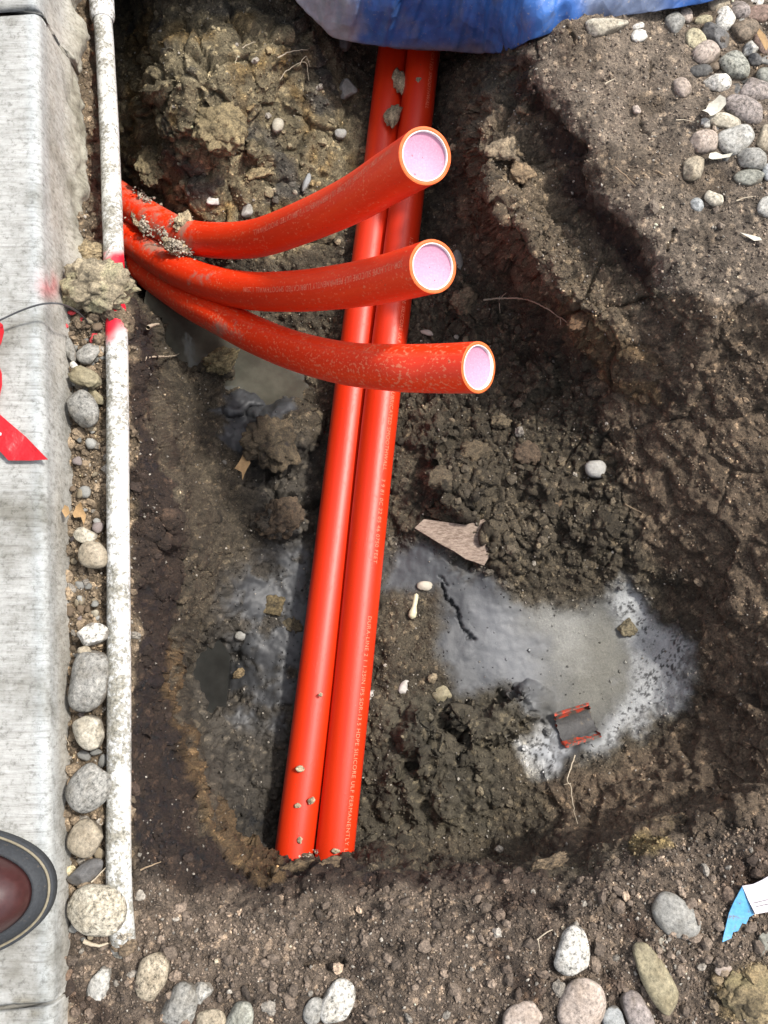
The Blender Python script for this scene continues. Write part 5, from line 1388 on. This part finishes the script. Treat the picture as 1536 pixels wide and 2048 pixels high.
# broken conduit piece: a trough of pipe wall, muddy inside, orange at the broken edges
hz = hit(1157, 1450)[2]
ax0, ax1 = P(1122, 1462, hz + .022), P(1192, 1440, hz + .022)
T = ax1 - ax0; Lp = np.linalg.norm(T); T /= Lp; U = np.array([0, 0, 1.]) - T[2] * T; U /= np.linalg.norm(U); S = np.cross(T, U)
def shell(r, a0, a1, rag=0, n=24, m=12):
    V = np.zeros((m, n, 3))
    for i in range(m):
        for j in range(n):
            a = a0 + (a1 - a0) * j / (n - 1)
            o_ = rag * float(fbm(np.array([[j * .2, i * .3, 5.]]), .5, 2, 9)[0]) * (1 if i in (0, m - 1) else 0)
            V[i, j] = ax0 + T * (Lp * i / (m - 1) + o_) + r * (math.sin(a) * S - math.cos(a) * U)
    return V
piece = obj('conduit_fragment', None, label='broken trough-shaped piece of orange conduit, muddy grey inside, on the whitish mud', cat='conduit piece')
MAT_MUDOR, _n, _L, _b = new_mat('muddy_orange')
_tc = _n.new('ShaderNodeTexCoord'); _x = noise(_n, _L, 130, 5, .7, _tc.outputs['Object'])
_r = ramp(_n, [(0.40, (.52, .045, .015)), (0.48, (.36, .055, .03)), (0.53, (.09, .072, .058))]); _L.new(_x.outputs['Fac'], _r.inputs['Fac']); _L.new(_r.outputs['Color'], _b.inputs['Base Color'])
_b.inputs['Roughness'].default_value = .7; _L.new(bump(_n, _L, _x.outputs['Fac'], .8, .0015), _b.inputs['Normal'])
MAT_MUDIN = plain('mud_film', (.075, .072, .070), .6, .3, (140, .8, .0016), (90, .55))
Vo, Vi = shell(.0212, -1.25, 1.25, .003), shell(.0176, -1.25, 1.25, .003)
m_, n_ = Vo.shape[:2]
allv = np.concatenate([Vo.reshape(-1, 3), Vi.reshape(-1, 3)])
gf = grid_faces(m_, n_)
N0 = m_ * n_
bl = [i * n_ for i in range(m_)]; br = [i * n_ + n_ - 1 for i in range(m_)]
ft = list(range(n_)); bk = [(m_ - 1) * n_ + j for j in range(n_)]
side_f = []
for loop in (bl, br, ft, bk):
    for p_, q_ in zip(loop[:-1], loop[1:]): side_f.append((p_, q_, q_ + N0, p_ + N0))
obj('outer_wall', mesh_np('outer_wall', allv, np.concatenate([gf, np.array(side_f)])), MAT_MUDOR, piece)
Vm = shell(.0173, -.78, .80, .002)
Vm[..., 2] += .0006 + fbm(Vm, .012, 3, 15) * .0012
obj('mud_film', mesh_np('mud_film', Vm.reshape(-1, 3), gf), MAT_MUDIN, piece)

# ------------------------------------------------------------------ marking flag
MAT_RED = plain('red_film', (.46, .006, .012), .4, .5, (60, .5, .003), (200, .70))
MAT_WIRE = plain('dark_wire', (.06, .06, .062), .4, .5)
flag = obj('marking_flag', None, label='red plastic marking flag on a bent dark wire at the kerb', cat='flag')
wire = Path([P(-60, 668, .048), P(-20, 650, .052), P(40, 622, .056), P(85, 608, .058), P(122, 608, .052), P(152, 622, .02), P(172, 640, -.01), P(182, 655, -.035)], .002, 10)
V, f = tube(wire, .00085, 10)
obj('wire', mesh_np('wire', V.reshape(-1, 3), f), MAT_WIRE, flag)
fl = plate([(-140, 640), (-5, 640), (6, 650), (8, 664), (3, 682), (-5, 700), (-4, 725), (4, 748), (5, 770), (0, 795), (-6, 812), (0, 829), (50, 872), (96, 919), (60, 921), (17, 921), (0, 902), (-60, 860), (-140, 800)], .0004, MAT_RED, 'flag_sheet', parent=flag, zs=.0385, lift=.003, curl=.004, seed=31)
plate([(-26, 856), (3, 866), (2, 871), (-26, 862)], .0002, plain('white_print', (.75, .73, .72), .5, .3), 'print_mark', parent=fl, zs=.0470, seed=31)

# ------------------------------------------------------------------ shoe standing on the kerb
MAT_LEATHER = plain('maroon_leather', (.050, .016, .015), .36, .5, (220, .35, .0007), (60, .66))
MAT_RUBBER = plain('dark_rubber', (.035, .038, .042), .7, .3, (420, .6, .0008), (170, .60))
MAT_CREAM = plain('cream_welt', (.22, .19, .13), .6, .3)
tip = P(106, 1781, KERB_Z + .014)
def outline(dd, n=96):
    """plan of the shoe inset by dd: heel at u=0, toe at u=.285, u along +X"""
    us, ws = [], []
    for i in range(n):
        t = i / n * 2 * math.pi
        ct, st = math.cos(t), math.sin(t)
        u = .1425 + (.1425 - dd) * np.sign(ct) * abs(ct) ** (.80)
        x = np.clip(u / .285, 0, 1)
        hw = np.interp(x, [0, .1, .35, .7, 1], [.036, .038, .036, .056, .056]) - dd
        us.append(u); ws.append(hw * np.sign(st) * abs(st) ** .92)
    return np.array(us), np.array(ws)
def shoe_rings(levels, name, mat, parent, cap=False):
    V = []
    for dd, z in levels:
        u, w = outline(dd)
        zz = np.full(len(u), z) if not callable(z) else z(u)
        V.append(np.stack([tip[0] - .285 + u, tip[1] + w * 1.0 + (u - .285) * .05, KERB_Z + zz], -1))
    V = np.array(V)
    fc = grid_faces(len(V), V.shape[1], True)
    me = mesh_np(name, V.reshape(-1, 3), fc)
    if cap:
        bm = bmesh.new(); bm.from_mesh(me)
        bmesh.ops.holes_fill(bm, edges=[e for e in bm.edges if e.is_boundary], sides=0); bm.to_mesh(me); bm.free()
    return obj(name, me, mat, parent)
shoe = obj('shoe', None, label='dark maroon leather shoe with black rubber edge standing on the kerb', cat='shoe')
shoe_rings([(.003, .0006), (.0005, .003), (0, .012), (.0012, .0138), (.0024, .0136)], 'outsole', MAT_RUBBER, shoe, True)
shoe_rings([(.0022, .0135), (.0026, .0148), (.0038, .0148), (.0042, .0135)], 'welt', MAT_CREAM, shoe)
shoe_rings([(.0040, .0130), (.0052, .0140), (.0062, .0170), (.0105, .0225), (.0130, .0230), (.0138, .0210)], 'toe_rand', MAT_RUBBER, shoe)
hgt = lambda k: (lambda u: .020 + k * np.interp(u, [0, .09, .15, .23, .285], [.062, .075, .062, .034, .026]))
shoe_rings([(.0128, hgt(0)), (.0140, hgt(.25)), (.0165, hgt(.5)), (.021, hgt(.72)), (.027, hgt(.88)), (.0335, hgt(.98)), (.0358, hgt(1.0))], 'upper', MAT_LEATHER, shoe, True)
